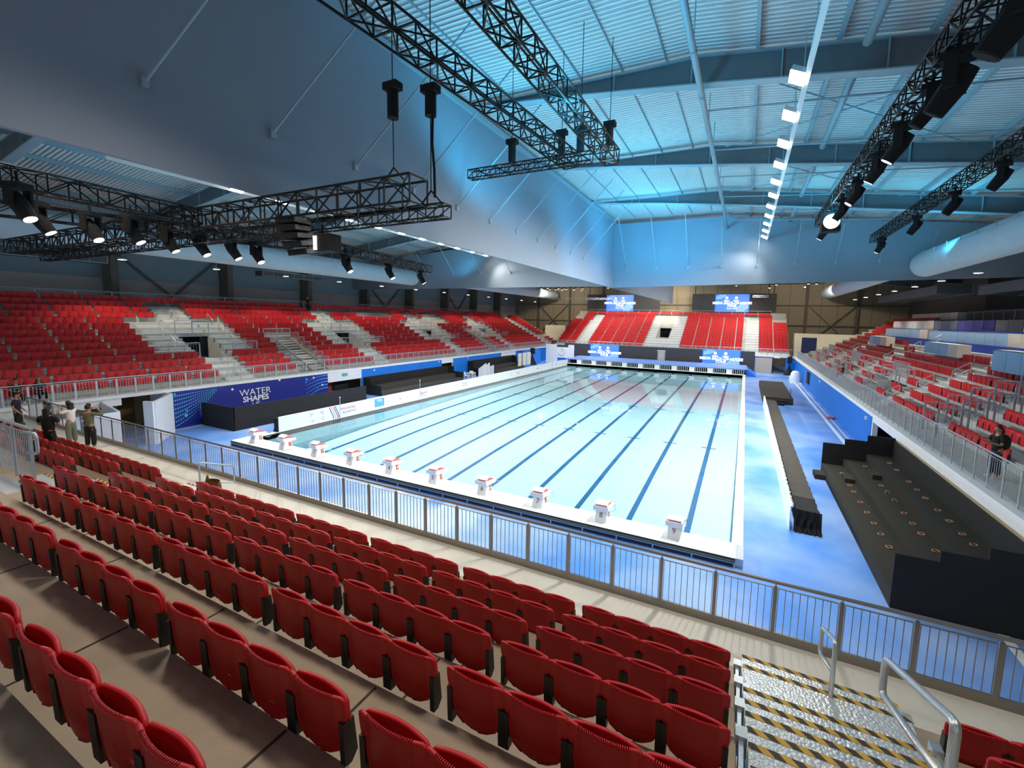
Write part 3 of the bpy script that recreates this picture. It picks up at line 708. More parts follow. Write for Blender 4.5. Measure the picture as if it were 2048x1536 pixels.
# ================================================================== RAILINGS
def railing(name, label, p0, p1, h, posts, m, cat='railing', bal=.107, base=.12, mt=.024, group=None, toprail=True, box_post=True, mid=True, kerb=None, r_top=.03):
    """straight railing from p0 to p1; posts: list of distances"""
    p0 = Vector(p0); p1 = Vector(p1); D = (p1-p0); Ln = D.length; d = D/Ln; t = thing(name, label, cat, tuple(p0), 0, group)
    q = lambda s, z: tuple(d*s+Vector((0, 0, z)))
    if toprail: MB().tube(q(0, h), q(Ln, h), r_top, 8).build('top_rail', m, t)
    for s in posts:
        b = MB(); b.bar(q(s, 0), q(s, h-.07), .06, .035, up=(1, 0, 0) if abs(d.x) < .5 else (0, 1, 0)); b.tube(q(s, h-.08), q(s, h), .009, 6); b.build('post', m, t)
    for a, b_ in zip(posts[:-1], posts[1:]):
        g = MB(); a2, b2 = a+.045, b_-.045
        g.bar(q(a2, h-.1), q(b2, h-.1), .022, .012); g.bar(q(a2, base), q(b2, base), .022, .012)
        if bal:
            n = max(1, int(round((b2-a2)/bal))); 
            for i in range(n+1): s = a2+(b2-a2)*i/n; g.bar(q(s, base), q(s, h-.1), .011, .011)
        g.build('baluster_panel', m, t)
    if kerb: MB().bar(q(0, kerb/2), q(Ln, kerb/2), .04, kerb).build('kick_plate', m, t)
    return t
def frange(a, b, s): 
    o = []; x = a
    while x <= b+1e-6: o.append(x); x += s
    return o
railing('front_railing', 'long brushed steel railing along the front of the near stand above the deck', (-6.7, -7.08, 2.0), (33.8, -7.08, 2.0), 1.06, [(.756+.9455*i) for i in range(42)], M_rail, kerb=.16, r_top=.032)
tag(MB().box(-6.7, 27.0, -7.0, -6.86, 1.86, 1.98).build('edge_strip', M_white), 'white edge strip just outside the near railing', 'edge strip')
railing('gallery_railing', 'long galvanised railing along the front edge of the left stand', (-6.9, -13, 2.5), (-6.9, 58.4, 2.5), 1.06, [.27+.845*i for i in range(84)], M_galv, bal=.12)
railing('gallery_railing', 'long galvanised railing along the front edge of the right stand', (32.52, -6, 2.52), (32.52, 58.4, 2.52), 1.12, [.82+.86*i for i in range(74)], M_galv, bal=.12)
railing('gallery_railing', 'pale railing along the front edge of the far end stand', (-6.8, 58.6, 2.6), (32.4, 58.6, 2.6), 1.05, [.05+.865*i for i in range(46)], M_galv, bal=.22)
railing('top_railing', 'thin pale railing behind the highest row of the left stand', (-19.35, -9.0, 7.72), (-19.35, 60, 7.72), 1.08, [.1+2.02*i for i in range(35)], M_galv, bal=None, base=.8)
railing('top_railing', 'thin pale railing behind the highest row of the far stand', (-4.6, 71.75, 8.5), (29.5, 71.75, 8.5), 1.15, [.05+2.12*i for i in range(17)], M_galv, bal=None, base=.8)
railing('top_railing', 'thin pale railing behind the highest row of the right stand', (44.9, 2, 7.8), (44.9, 46, 7.8), 1.15, [.05+1.7*i for i in range(26)], M_galv, bal=.25)
railing('platform_railing', 'short galvanised railing with vertical bars at lower left beside the aisle', (5, -11.88, 3.95), (13.0, -11.88, 3.95), 1.12, [.3+.95*i for i in range(9)], M_galv, bal=.1)
# loop handrails
def loop_rail(name, label, pts, r, m, cat='handrail', group=None, base=None):
    b = Vector(pts[0]); t = thing(name, label, cat, tuple(b), 0, group)
    sm_ = []
    P = [Vector(p)-b for p in pts]
    for i, p in enumerate(P):
        if 0 < i < len(P)-1:
            a = (P[i-1]-p); c = (P[i+1]-p); ra = min(.09, a.length*.4); rc = min(.09, c.length*.4)
            A = p+a.normalized()*ra; C_ = p+c.normalized()*rc
            for s in (0, .33, .67, 1): sm_.append(A*(1-s)**2+p*2*s*(1-s)+C_*s*s)
        else: sm_.append(p)
    MB().path(sm_, r, 10).build('rail_tube', m, t, smooth=True)
    return t
loop_rail('stair_handrail', 'chrome handrail loop standing on the striped stairs nearest the walkway', [(26.75, -8.82, 2.4), (26.75, -8.82, 3.42), (26.75, -7.95, 3.02), (26.75, -7.95, 2.62), (26.75, -8.78, 2.98)], .028, M_alu, group=None)
loop_rail('stair_handrail', 'large polished handrail loop at lower right of the striped stairs', [(27.05, -11.1, 3.4), (27.05, -11.1, 4.52), (27.05, -9.55, 3.86), (27.05, -9.55, 3.45), (27.05, -11.0, 3.95)], .035, M_alu)
loop_rail('stair_handrail', 'pale tube handrail at the bottom of the left aisle by the walkway', [(12.45, -8.85, 2.4), (12.45, -8.85, 3.4), (12.45, -8.0, 3.05), (12.45, -8.0, 2.55), (12.45, -8.8, 2.85)], .022, M_galv)
loop_rail('railing_end_loop', 'rounded tube loop at the end of the short lower left railing', [(12.9, -11.95, 5.02), (13.28, -11.9, 5.02), (13.28, -11.9, 4.62), (12.95, -11.95, 4.62)], .028, M_galv)
# distant handrails on stands
def hr(side, k, v, depth=1.0, h=.95, label=None, grp=None, m=None):
    u, z = row_uz(side, k); pts = []
    for du, dz in ((.45, 0), (.45, h), (-.35, h-.35), (-.35, h-.8), (.4, h-.42)): pts.append(wpos(side, u+du, v)+(z+dz+(.2 if du > 0 else -.0),))
    return loop_rail('aisle_handrail', label, pts, .022, m or M_galv, group=grp)
n = 0
for mi, M in enumerate(Mv[:4]):
    for k, v in ((0, M+1.05), (2, M+1.05), (10, M+1.0), (11, M+1.0), (5, M-1), (7, M-1.0), (5, M+3.1), (7, M+3.1), (9, M+3.1)):
        n += 1; hr('left', k, v, label='small pale handrail, left stand, %s row, %s %s aisle' % (ORD[k], 'near side of' if v < M else 'far side of' if v > M+2 else 'middle of', ORD[mi]), grp='left stand handrails')
for bi, B in enumerate((17.65, 31.6, 45.4)):
    for k in (0, 2, 4, 6, 8):
        hr('right', k, B+.8, h=1.1, label='small pale handrail on aisle stairs, %s row, %s aisle of the right stand' % (ORD[k], ORD[bi]), grp='right stand handrails')
# vomitory guard rails
def guard(label, P, h, bal=.11, m=None, grp='vomitory guards'):
    p, q = Vector(P[0]), Vector(P[1]); Ln = (q-p).length
    return railing('guard_rail', label, P[0], P[1], h, [0, Ln] if Ln < 1.6 else [0, Ln/2, Ln], m or M_galv, cat='guard rail', bal=bal, group=grp)
for mi, M in enumerate(Mv[:4]):
    u, z = row_uz('left', 8); guard('pale guard rail above the opening of the %s left stand aisle' % ORD[mi], ((-(u-.6), M-.1, z), (-(u-.6), M+2.2, z)), 1.0, .15)
    u, z = row_uz('left', 3)
    guard('pale guard rail left of the opening on the %s left stand aisle' % ORD[mi], ((-(u+.15), M-2.0, z+.4), (-(u+.15), M-.1, z+.4)), 1.0, .18)
    guard('pale guard rail right of the opening on the %s left stand aisle' % ORD[mi], ((-(u+.15), M+2.2, z+.4), (-(u+.15), M+4.05, z+.4)), 1.0, .13)
for gi, (va, vb) in enumerate(((9.0, 11.5), (38.85, 40.75))):
    k = 6 if gi == 0 else 6
    u, z = row_uz('left', k); guard('tall barred guard at the head of the %s sunken stair in the left stand' % ORD[gi], ((-(u+.1), va, z), (-(u+.1), vb, z)), 1.1, .12)
    for kk in range(0, 6):
        u, z = row_uz('left', kk)
        for v, sd in ((va, 'near'), (vb, 'far')):
            guard('stepped guard panel on the %s side of the %s sunken stair, %s row' % (sd, ORD[gi], ORD[kk]), ((-(u+.5), v, z), (-(u-.25), v, z)), 1.15, .11)
    t = thing('sunken_stair', 'sunken stair with tan stringers cutting through the left stand, %s one' % ORD[gi], 'stair', (-8.4, (va+vb)/2, 2.47), group='sunken stairs'); b = MB()
    for v in (va+.5, vb-.5): b.bar((-7.6, v, 2.6), (-12.6, v, 5.2), .08, .2)
    b.build('stringer', mat('tan_steel', '#9c9080', .6), t, loc=(8.4, -(va+vb)/2, -2.47)); s = MB()
    for i in range(12): s.box(-8.0-.4*i, -7.6-.4*i, va+.1, vb-.1, 2.52+.2*i, 2.56+.2*i)
    s.build('stair_step', M_stair, t, loc=(8.4, -(va+vb)/2, -2.47))
# right stand railing boxes
for kk in range(0, 5):
    u, z = row_uz('right', kk)
    for v, sd in ((9.6, 'nearer'), (11.2, 'farther')):
        guard('stepped barred guard %s side of sunken stair in the right stand, %s row' % (sd, ORD[kk]), ((u-.45, v, z), (u+.6, v, z)), 1.35, .15, grp='right stand stepped guards')
for j, (v0, v1) in enumerate(((21.95, 25.4), (35.9, 39.3), (49.7, 53.2))):
    for kk in (0, 1, 2):
        u, z = row_uz('right', kk)
        for v, sd in ((v0, 'nearer'), (v1, 'farther')):
            guard('pale guard %s side of the %s right stand doorway, %s row' % (sd, ORD[j], ORD[kk]), ((u-.5, v, z), (u+.5, v, z)), 1.2, .2, grp='right doorway guards')
    u, z = row_uz('right', 3); guard('mesh guard across the back of the %s right stand doorway' % ORD[j], ((u-.6, v0, z), (u-.6, v1, z)), 1.2, .08, grp='right doorway mesh guards')
# ================================================================== POOLSIDE THINGS
t = thing('start_platform', 'white raised starting platform along the near end of the pool with dark fascia', 'platform', (12.7, -.75, 0)); L0 = (-12.7, .75, 0)
MB().box(-.15, 25.62, -1.25, -.27, .24, .3).build('deck_slab', M_offw, t, loc=L0)
MB().box(-.13, 25.6, -1.27, -1.235, .175, .235).build('grating_strip', mat('grating_olive', '#6d6c55', .6), t, loc=L0)
MB().box(-.1, 25.58, -1.24, -.3, -.0, .24).build('plinth', mat('plinth_navy', '#0b1d3f', .6), t, loc=L0)
f = MB(); f.box(-.13, 25.6, -1.275, -1.25, .13, .15)
for i in range(22): x = -.1+25.7/21*i; f.box(x-.02, x+.02, -1.275, -1.25, -.0, .14)
f.build('base_frame', mat('frame_pale_blue', '#8fb6dc', .5), t, loc=L0)
MB().box(-.14, 25.62, -1.26, -1.225, .235, .29).build('front_edge', mat('edge_black', '#23251f', .5), t, loc=L0)
MB().box(25.62, 25.85, -1.2, -.27, .0, .28).build('end_cover', M_galv, t, loc=L0)
# starting blocks
def make_block():
    t = thing('starting_block', '', 'starting block', (0, 0, 0))
    MB().ext([(-.33, 0), (.20, 0), (.12, .45), (-.20, .45)], -.2, .2, 'yz').build('pedestal', M_offw, t)
    tp_ = MB().ext([(-.36, .44), (.36, .37), (.36, .50), (-.36, .60)], -.27, .27, 'yz').build('top_plate', M_offw, t)
    MB().ext([(-.30, .601), (.33, .513), (.33, .523), (-.30, .611)], -.2, .2, 'yz').build('grip_pad', mat('pad_red', '#d9484a', .7), tp_)
    MB().ext([(-.30, .63), (-.10, .72), (-.09, .75), (-.31, .66)], -.24, .24, 'yz').build('foot_rest', M_offw, tp_)
    hb = MB(); 
    for s in (-1, 1): hb.path([(s*.28, .3, .42), (s*.30, .52, .40), (s*.30, .52, .18), (s*.27, .3, .2)], .012, 6)
    hb.build('hand_grip', M_galv, t); return t
blk = None; ntxt = 'zero one two three four five six seven eight nine'.split()
for i in range(10):
    x = 1.25+2.5*i
    if blk is None: blk = make_block(); b = blk; b.location = (x, -.62, .3)
    else: b = dup(blk, (x, -.62, .3))
    b['label'] = 'white starting block with red pad marked %s, %s from the left' % ('0123456789'[i], ORD[i]); b['group'] = 'starting blocks'
MP = frame((0, 0, 0), (1, 0, 0), (0, .09/.45*0+.25, .97))
for i, b in enumerate(sorted([o for o in bpy.data.objects if o.name.startswith('starting_block')], key=lambda o: o.location.x)):
    text('lane_numeral', str(i), .26, frame((0, -.262-.0, .25), (1, 0, 0), (0, .28, .96)), mat('numeral_brown', '#9a4334', .6), b)
    r = MB().quad((.212, -.02, .12), (.212, .14, .12), (.207, .10, .34), (.207, -.04, .34)).build('side_plate', mat('side_red', '#b8352c', .6), b)
    text('side_numeral', str(i), .2, frame((.214, .045, .23), (0, 1, 0), (0, 0, 1)), M_txtw, b)
# far end turning platform with white boxes and slats
t = thing('turning_platform', 'pale blue raised platform at the far end of the pool with slatted front', 'platform', (12.7, 54, 0)); L0 = (-12.7, -54, 0)
MB().box(-1.2, 26.0, 50.7, 57.5, .98, 1.06).build('platform_top', mat('platform_blue', '#6a8fdc', .5), t, loc=L0)
MB().box(-.9, 25.9, 50.0, 50.9, -.1, .3).build('end_wall_cap', M_tile, t, loc=L0)
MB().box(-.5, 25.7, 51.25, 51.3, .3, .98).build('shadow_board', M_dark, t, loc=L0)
sl = MB(); bx = MB()
for i in range(10):
    x = 1.25+2.5*i; bx.box(x-.38, x+.38, 50.75, 51.1, .3, .86); bx.box(x-.42, x+.42, 50.7, 51.12, .86, .94)
    for k in range(6): xx = x+.55+.26*k; sl.box(xx-.035, xx+.035, 50.8, 50.86, .3, .96)
sl.box(-.5, 25.8, 50.78, 50.88, .93, .99).box(-.5, 25.8, 50.78, 50.88, .28, .33)
sl.build('front_slats', mat('slat_pale', '#b9d2d6', .5), t, loc=L0)
bx.build('block_housing', M_offw, t, loc=L0)
st = MB()
for i in range(4): st.box(26.0+.3*i, 26.3+.3*i, 51.5, 56.5, 0, .85-.22*i)
st.build('side_steps', mat('platform_step_blue', '#1d6fd0', .5), t, loc=L0)
# screens
def screen(name, label, x0, x1, y, z0, z1, s=1):
    t = thing(name, label, 'LED screen', ((x0+x1)/2, y, z0)); L0 = (-(x0+x1)/2, -y, -z0)
    MB().box(x0, x1, y-.06, y, z0, z1).build('screen_panel', mat('screen_blue', '#3f74d8', .4, emit='#4a80e6', estr=.75), t, loc=L0)
    e = MB(); e.box(x0-.03, x0+.10, y-.08, y, z0, z1).box(x1-.10, x1+.03, y-.08, y, z0, z1); e.build('screen_edge', mat('screen_edge_blue', '#0a62e8', .4, emit='#0a6af0', estr=.8), t, loc=L0)
    cx = (x0+x1)/2; W_ = x1-x0; H = z1-z0; g = MB()
    wh = mat('screen_white', '#ffffff', .5, emit='#ffffff', estr=.95); cy = mat('screen_cyan', '#bfeaf2', .5, emit='#a8e6f2', estr=.8)
    fr_ = lambda zz: frame((cx, y-.085, z0+zz*H), (1, 0, 0), (0, 0, 1))
    for nm, s_, sz, zz in (('headline', 'MEDIA BACK-OF-HOUSE', .105*W_, .50), ('headline', 'TOUR', .105*W_, .34), ('dateline', '18 June 2025', .062*W_, .20)):
        o = text(nm, s_, sz, fr_(zz), wh, t, bold=(nm == 'headline')); o.location = L0
    e = MB()
    for sx_ in (-.16, .12):
        n = len(e.v); K = 14; cxx = cx+sx_*W_; e.v += [(cxx+.045*W_*math.cos(2*math.pi*k/K), y-.075, z0+.80*H+.045*W_*math.sin(2*math.pi*k/K)) for k in range(K)]; e.f.append(tuple(range(n, n+K)))
        e.quad((cxx-.085*W_, y-.075, z0+.675*H), (cxx+.085*W_, y-.075, z0+.675*H), (cxx+.085*W_, y-.075, z0+.64*H), (cxx-.085*W_, y-.075, z0+.64*H)); e.quad((cxx-.06*W_, y-.075, z0+.63*H), (cxx+.06*W_, y-.075, z0+.63*H), (cxx+.06*W_, y-.075, z0+.6*H), (cxx-.06*W_, y-.075, z0+.6*H))
    e.build('emblem', mat('screen_pale', '#e6dcf2', .5, emit='#e8def4', estr=.85), t, loc=L0)
    wv = MB()
    for j in range(5):
        for k in range(10):
            a0, a1 = math.pi/2*k/10, math.pi/2*(k+1)/10; R_ = (.12+.05*j)*W_
            P_ = lambda a, R2: (x1-.02*W_-R2*math.cos(a), y-.075, z0+.02*H+R2*math.sin(a)*.9)
            if R_ < .9*H: wv.quad(P_(a0, R_), P_(a1, R_), P_(a1, R_+.018*W_), P_(a0, R_+.018*W_))
            if j < 4:
                Q_ = lambda a, R2: (x0+.02*W_+R2*math.cos(a), y-.075, z1-.02*H-R2*math.sin(a)*.5); wv.quad(Q_(a0, R_), Q_(a1, R_), Q_(a1, R_+.014*W_), Q_(a0, R_+.014*W_))
    wv.build('wave_graphic', cy, t, loc=L0); return t
M_ledoff = mat('screen_dark_panel', '#3c3d40', .75, var=.04, scale=2)
tag(MB().box(-4.4, 12.3, 58.2, 58.3, .3, 3.15).box(13.7, 27.0, 58.2, 58.3, .3, 3.15).box(12.3, 13.7, 58.2, 58.3, 2.7, 3.15).build('screen_wall', M_ledoff), 'long charcoal screen wall along the far deck with a doorway in it', 'screen wall')
tag(MB().box(12.35, 13.65, 58.45, 58.5, 0, 2.6).build('doorway_back', mat('cream_light', '#c9c3b8', .6)), 'pale doorway in the middle of the charcoal screen wall', 'doorway')
screen('led_screen', 'lit blue screen with white headline, lower left at deck level', .6, 5.85, 58.15, .35, 3.2)
screen('led_screen', 'lit blue screen with white headline, lower right at deck level', 19.5, 25.0, 58.15, .35, 3.2)
tag(MB().box(-5.2, 9.9, 72.3, 72.45, 9.4, 12.8).build('video_wall', M_ledoff), 'dark video wall hung over the left half of the far stand', 'video wall')
tag(MB().box(15.9, 30.1, 72.3, 72.45, 9.5, 12.8).build('video_wall', M_ledoff), 'dark video wall hung over the right half of the far stand', 'video wall')
screen('led_screen', 'lit blue screen with white headline hung high, left of the two upper ones', -1.0, 4.65, 72.3, 9.35, 12.65)
screen('led_screen', 'lit blue screen with white headline hung high, right of the two upper ones', 20.0, 25.75, 72.3, 9.45, 12.7)
for nm_, x0_, x1_ in (('left', -5.2, 9.9), ('right', 15.9, 30.1)):
    g_ = MB()
    for xx_ in (x0_+.5, x1_-.5): g_.box(xx_-.06, xx_+.06, 72.32, 72.44, 8.2, 17.0)
    tag(g_.build('screen_mast', M_truss), 'black masts holding the %s high video wall' % nm_, 'mast')
# white corner structure with emblem
t = thing('emblem_stand', 'white panel structure with a blue line emblem at the far left pool corner', 'display stand', (-2.7, 52, 0)); L0 = (2.7, -52, 0)
MB().box(-5.3, -3.2, 52, 52.2, 0, 3.2).box(-1.2, -.2, 52, 52.2, .2, 3.2).build('side_panel', M_white, t, loc=L0)
MB().box(-3.2, -1.2, 51.9, 52.1, 1.0, 2.78).build('emblem_panel', M_offw, t, loc=L0); MB().box(-3.2, -1.2, 51.9, 52.1, 2.78, 3.15).build('dark_header', M_ledoff, t, loc=L0)
g = MB()
def arc(mb, c, r, a0, a1, w_, y, n=16, sq=1):
    for k in range(n):
        p0_, p1_ = a0+(a1-a0)*k/n, a0+(a1-a0)*(k+1)/n
        f_ = lambda a, R_: (c[0]+R_*math.cos(a), y, c[1]+R_*sq*math.sin(a)); mb.quad(f_(p0_, r), f_(p1_, r), f_(p1_, r+w_), f_(p0_, r+w_))
arc(g, (-2.4, 1.95), .55, -2.6, 1.9, .035, 51.88); arc(g, (-2.5, 2.2), .3, -.6, 1.6, .03, 51.88); arc(g, (-2.75, 2.1), .4, -.9, .9, .03, 51.88); arc(g, (-2.2, 1.6), .3, -2.6, .6, .03, 51.88); arc(g, (-2.6, 1.5), .22, 2.6, 6.0, .03, 51.88)
g.build('line_emblem', mat('emblem_blue', '#3a5aa8', .6), t, loc=L0)
# side boards
t = thing('advertising_board', 'long low white sponsor board along the left pool edge', 'board', (-.58, 26, 0)); L0 = (.58, -26, 0)
MB().box(-.60, -.55, 1.78, 50.2, 0.02, .97).build('board_face', M_white, t, loc=L0)
MB().box(-.90, -.62, 1.7, 2.0, 0, .9).ext([(-.9, 0), (-1.1, 0), (-.66, .8), (-.62, .8)], 1.75, 1.95).build('board_prop', M_cblack, t, loc=L0)
def BT(nm, s_, sz, y, z, m, **k):
    o = text(nm, s_, sz, frame((-.545, y, z), (0, 1, 0), (0, 0, 1)), m, t, **k); o.location = L0
BT('sponsor_lettering', 'SINGAPORE', .25, 7.0, .64, M_txtr); BT('sponsor_lettering', 'AQUATICS', .25, 7.1, .36, M_txtb, shear=.15)
BT('sponsor_lettering', 'Sport', .42, 15.2, .55, M_txtr, shear=.1); BT('sponsor_lettering', 'SINGAPORE', .12, 15.3, .26, M_txtg)
BT('sponsor_lettering', 'SINGAPORE', .17, 21.6, .6, M_txtg); BT('sponsor_lettering', 'SPORTS HUB', .17, 21.6, .38, M_txtg)
BT('sponsor_lettering', 'DBS', .2, 12.3, .45, M_txtg); BT('sponsor_lettering', 'OCBC', .26, 33.2, .5, M_txtg); BT('sponsor_lettering', 'HSBC', .2, 39, .5, M_txtr); BT('sponsor_lettering', 'omega', .2, 45.5, .5, M_txtr)
g = MB()
for (yy, zz, r) in ((4.0, .7, .12), (4.85, .7, .13), (4.1, .25, .1), (4.9, .27, .12)):
    for q_ in range(3):
        a = q_*2.1+yy; g.quad((-.545, yy, zz), (-.545, yy+r*math.cos(a), zz+r*math.sin(a)), (-.545, yy+1.5*r*math.cos(a+.3), zz+1.5*r*math.sin(a+.3)), (-.545, yy+r*.6*math.cos(a+.7), zz+r*.6*math.sin(a+.7)))
g.build('swimmer_icon', mat('icon_teal', '#2f8fc0', .6), t, loc=L0)
for cix, (yo, mm) in enumerate(((0, M_txtb), (.16, M_txtg), (.34, M_txtr), (.48, M_txtb))):
    g = MB()
    for k in range(10):
        z0_, z1_ = .04+.09*k, .04+.09*(k+1); f_ = lambda z: 5.55+yo+.14*math.sin(z*4+1)
        g.quad((-.544, f_(z0_), z0_), (-.544, f_(z0_)+.07, z0_), (-.544, f_(z1_)+.07, z1_), (-.544, f_(z1_), z1_))
    g.build('ribbon_stripe', mm, t, loc=L0)
g = MB().quad((-.545, 9.5, .2), (-.545, 10.5, .2), (-.545, 10.5, .85), (-.545, 9.5, .85)); g.build('logo_square', mat('logo_sky', '#5aa6dc', .6), t, loc=L0)
BT('sponsor_lettering', 'TYR', .3, 10.0, .66, M_txtw, bold=True)
for y in (20.2, 31.3): 
    g = MB(); n_ = 14
    for k in range(n_):
        a, b = 2*math.pi*k/n_, 2*math.pi*(k+1)/n_; g.quad((-.545, y+.2*math.cos(a), .5+.2*math.sin(a)), (-.545, y+.2*math.cos(b), .5+.2*math.sin(b)), (-.545, y+.17*math.cos(b), .5+.17*math.sin(b)), (-.545, y+.17*math.cos(a), .5+.17*math.sin(a)))
    g.build('logo_ring', M_txtg, t, loc=L0)
t = thing('advertising_board', 'white board with fringed top leaning beside the long draped table row', 'board', (27.35, 15, 0)); L0 = (-27.35, -15, 0)
MB().box(27.33, 27.37, 2.3, 28.5, 0, .92).build('board_face', M_white, t, loc=L0)
g = MB()
for i in range(170): y = 2.35+i*.154; g.box(27.37, 27.43+.02*math.sin(i*2.3), y, y+.08, .86, .93+.012*math.sin(i*1.7))
g.build('fringe', M_offw, t, loc=L0)
t = thing('draped_tables', 'long row of tables under brown-black drapes beside the right pool edge', 'table row', (27.95, 15, 0)); L0 = (-27.95, -15, 0)
for i in range(18):
    y0 = 2.45+i*1.38; y1 = y0+1.37; g = MB(); N_ = 6
    rows_ = []
    for a in range(N_+1):
        y = y0+(y1-y0)*a/N_; sag = .02*math.sin(math.pi*a/N_)
        rows_.append([(27.52, y, .78-sag+.02), (27.75, y, .78-sag), (28.0, y, .77-sag), (28.27+.02*math.sin(a*2+i), y, .75-sag), (28.33+.03*math.sin(a*1.7+i), y, .35), (28.36+.04*math.sin(a*2.1+i), y, .02)])
    g.grid(rows_); g.build('table_drape', mat('drape_brown_black', '#3a3733', .8, var=.12, scale=4, bump=.2, bscale=12) if i else M_blk, t, loc=L0)
g = MB(); rows_ = []
for a in range(15):
    x = 27.48+.85*a/14; rows_.append([(x, 2.44, .77), (x, 2.40-.05*math.sin(a*1.5), .5), (x, 2.36-.08*math.sin(a*1.9), .2), (x, 2.3-.12*abs(math.sin(a*1.3)), .01)])
g.grid(rows_).build('end_drape', M_cblack, t, loc=L0)
t = thing('podium', 'low charcoal carpeted podium with steps on the right deck', 'podium', (28.6, 35, 0)); L0 = (-28.6, -35, 0)
MB().box(27.35, 29.85, 30.2, 43, 0, .6).build('podium_deck', M_blk2, t, loc=L0); s = MB()
s.box(27.6, 29.1, 29.8, 30.2, 0, .4).box(27.6, 29.1, 29.4, 29.8, 0, .2); s.build('podium_step', M_blk, t, loc=L0)
MB().tube((29.6, 30.4, .6), (29.6, 30.4, 1.5), .02).build('handrail_post', M_cblack, t, loc=L0)
# tiered black platform on the right
t = thing('tiered_platform', 'black draped three tier platform with high end panels on the right deck', 'platform', (30.8, 4.5, 0)); L0 = (-30.8, -4.5, 0)
for i, (x0, x1, z) in enumerate(((29.38, 30.28, .45), (30.28, 31.18, .8), (31.18, 32.2, 1.2))): MB().box(x0, x1, -1.3, 10.3, 0, z).build('tier', mat('tier_carpet', '#26251f', .92, var=.12, scale=6, bump=.25, bscale=70), t, loc=L0)
for y0, y1 in ((-1.36, -1.3), (10.3, 10.36)):
    for i, (x0, x1, z) in enumerate(((29.38, 30.28, 1.52), (30.28, 31.18, 1.82), (31.18, 32.25, 2.12))): MB().box(x0, x1, y0, y1, 0, z).build('end_panel', M_blk if 0 else M_blkboard, t, loc=L0)
MB().box(32.2, 32.26, -1.36, 10.36, 0, 2.0).build('back_panel', M_blkboard, t, loc=L0)
MB().box(32.27, 32.36, -1.3, 10.3, 1.93, 2.0).build('timber_batten', mat('timber_raw', '#b49a70', .7), t, loc=L0)
s = MB(); s.box(28.95, 29.38, 8.9, 9.7, 0, .24).box(29.9, 30.28, 7.6, 8.4, .45, .63).box(30.85, 31.18, 7.5, 8.3, .8, 1.0); s.build('loose_step', mat('step_dark', '#2b2922', .9), t, loc=L0)
R1 = [10.0, 8.95, 7.25, 6.45, 5.3, 4.25, 3.28, 2.4, 1.48]; R2 = [9.44, 8.35, 6.75, 5.9, 4.99, 3.86, 2.96, 2.18, 1.03, .16]; R3 = [9.07, 8.04, 6.52, 5.59, 4.7, 3.58, 2.67, 1.72, 1.02, -.03]
kk = 0
for ti, (rx, z, rs) in enumerate(((30.02, .45, R1), (30.99, .8, R2), (31.8, 1.2, R3))):
    for j, y in enumerate(rs):
        if ti == 0 and j == 0: continue
        kk += 1; pts = [(.075*math.cos(a)*1.05, .10*math.sin(a), .012+.006*math.sin(3*a)) for a in [2*math.pi*q/14 for q in range(15)]]
        o = MB().path(pts, .012, 5).build('cable_coil', M_copper, None, loc=(rx, y, z+.002)); o.rotation_euler = (0, 0, random.uniform(-.6, .6)) if not (ti == 1 and j in (3, 4)) else (1.25, 0, .2)
        tag(o, 'copper cable loop, %s tier of the black platform, %s from the far end' % (('lowest', 'middle', 'top')[ti], ORD[j]), 'cable coil', 'cable loops on the tiered platform')
# black booth, left deck
t = thing('black_booth', 'long black walled booth standing in front of the navy banner', 'booth', (-4.9, 5.8, 0)); L0 = (4.9, -5.8, 0)
MB().box(-3.2, -3.12, .6, 11.05, .56, 1.5).box(-6.6, -3.12, .58, .66, .56, 1.5).build('upper_wall', M_blkboard, t, loc=L0)
MB().box(-3.18, -3.08, .58, 11.05, 0, .56).box(-6.6, -3.08, .54, .62, 0, .56).build('skirt_drape', M_blk, t, loc=L0)
MB().box(-6.6, -3.2, .66, 11.0, .5, .56).build('booth_floor', M_blk2, t, loc=L0)
def low_stand(label, y0, y1, x_f, loc, ztop=1.55):
    t = thing('black_stand', label, 'stand', loc); L0 = tuple(-c for c in loc)
    MB().box(-6.8, -6.72, y0, y1, 0, ztop+.05).build('back_wall', M_blkboard, t, loc=L0)
    for (xa, xb, z) in ((x_f, x_f-1.0, .3), (x_f-1.0, -6.7, .75)): MB().box(xb, xa, y0+.06, y1-.06, 0, z).build('tier', mat('tier_carpet_grey', '#3a3935', .9, var=.1, scale=6), t, loc=L0)
    for ya, yb in ((y0, y0+.06), (y1-.06, y1)):
        MB().ext([(-6.75, 0), (x_f+.05, 0), (x_f+.05, .95), (-5.9, .98), (-5.9, ztop), (-6.75, ztop)], ya, yb).build('end_panel', M_blkboard, t, loc=L0)
    return t
low_stand('long black two tier stand against bright blue panel, between the booth and the chairs', 14.1, 26.9, -4.6, (-5.7, 20, 0))
low_stand('black two tier stand at the far part of left deck behind the white fins', 31.0, 42.6, -4.6, (-5.7, 36, 0), 1.75)
for i, y in enumerate((29.6, 30.4, 31.4)):
    tag(MB().ext([(-4.3, 0), (-3.0, 0), (-3.0, 1.25-.25*(i == 2)), (-4.3, 2.1-.45*(i == 2))][:4] if False else [(-4.2, 0), (-3.1, 0), (-3.1, 1.9-.4*(i == 2)), (-4.2, 1.1)], y, y+.06).build('white_fin', M_offw), 'white slanted fin panel on left deck beyond the chairs, %s of three' % ('nearest', 'middle', 'farthest')[i], 'panel', 'white slanted fin panels')
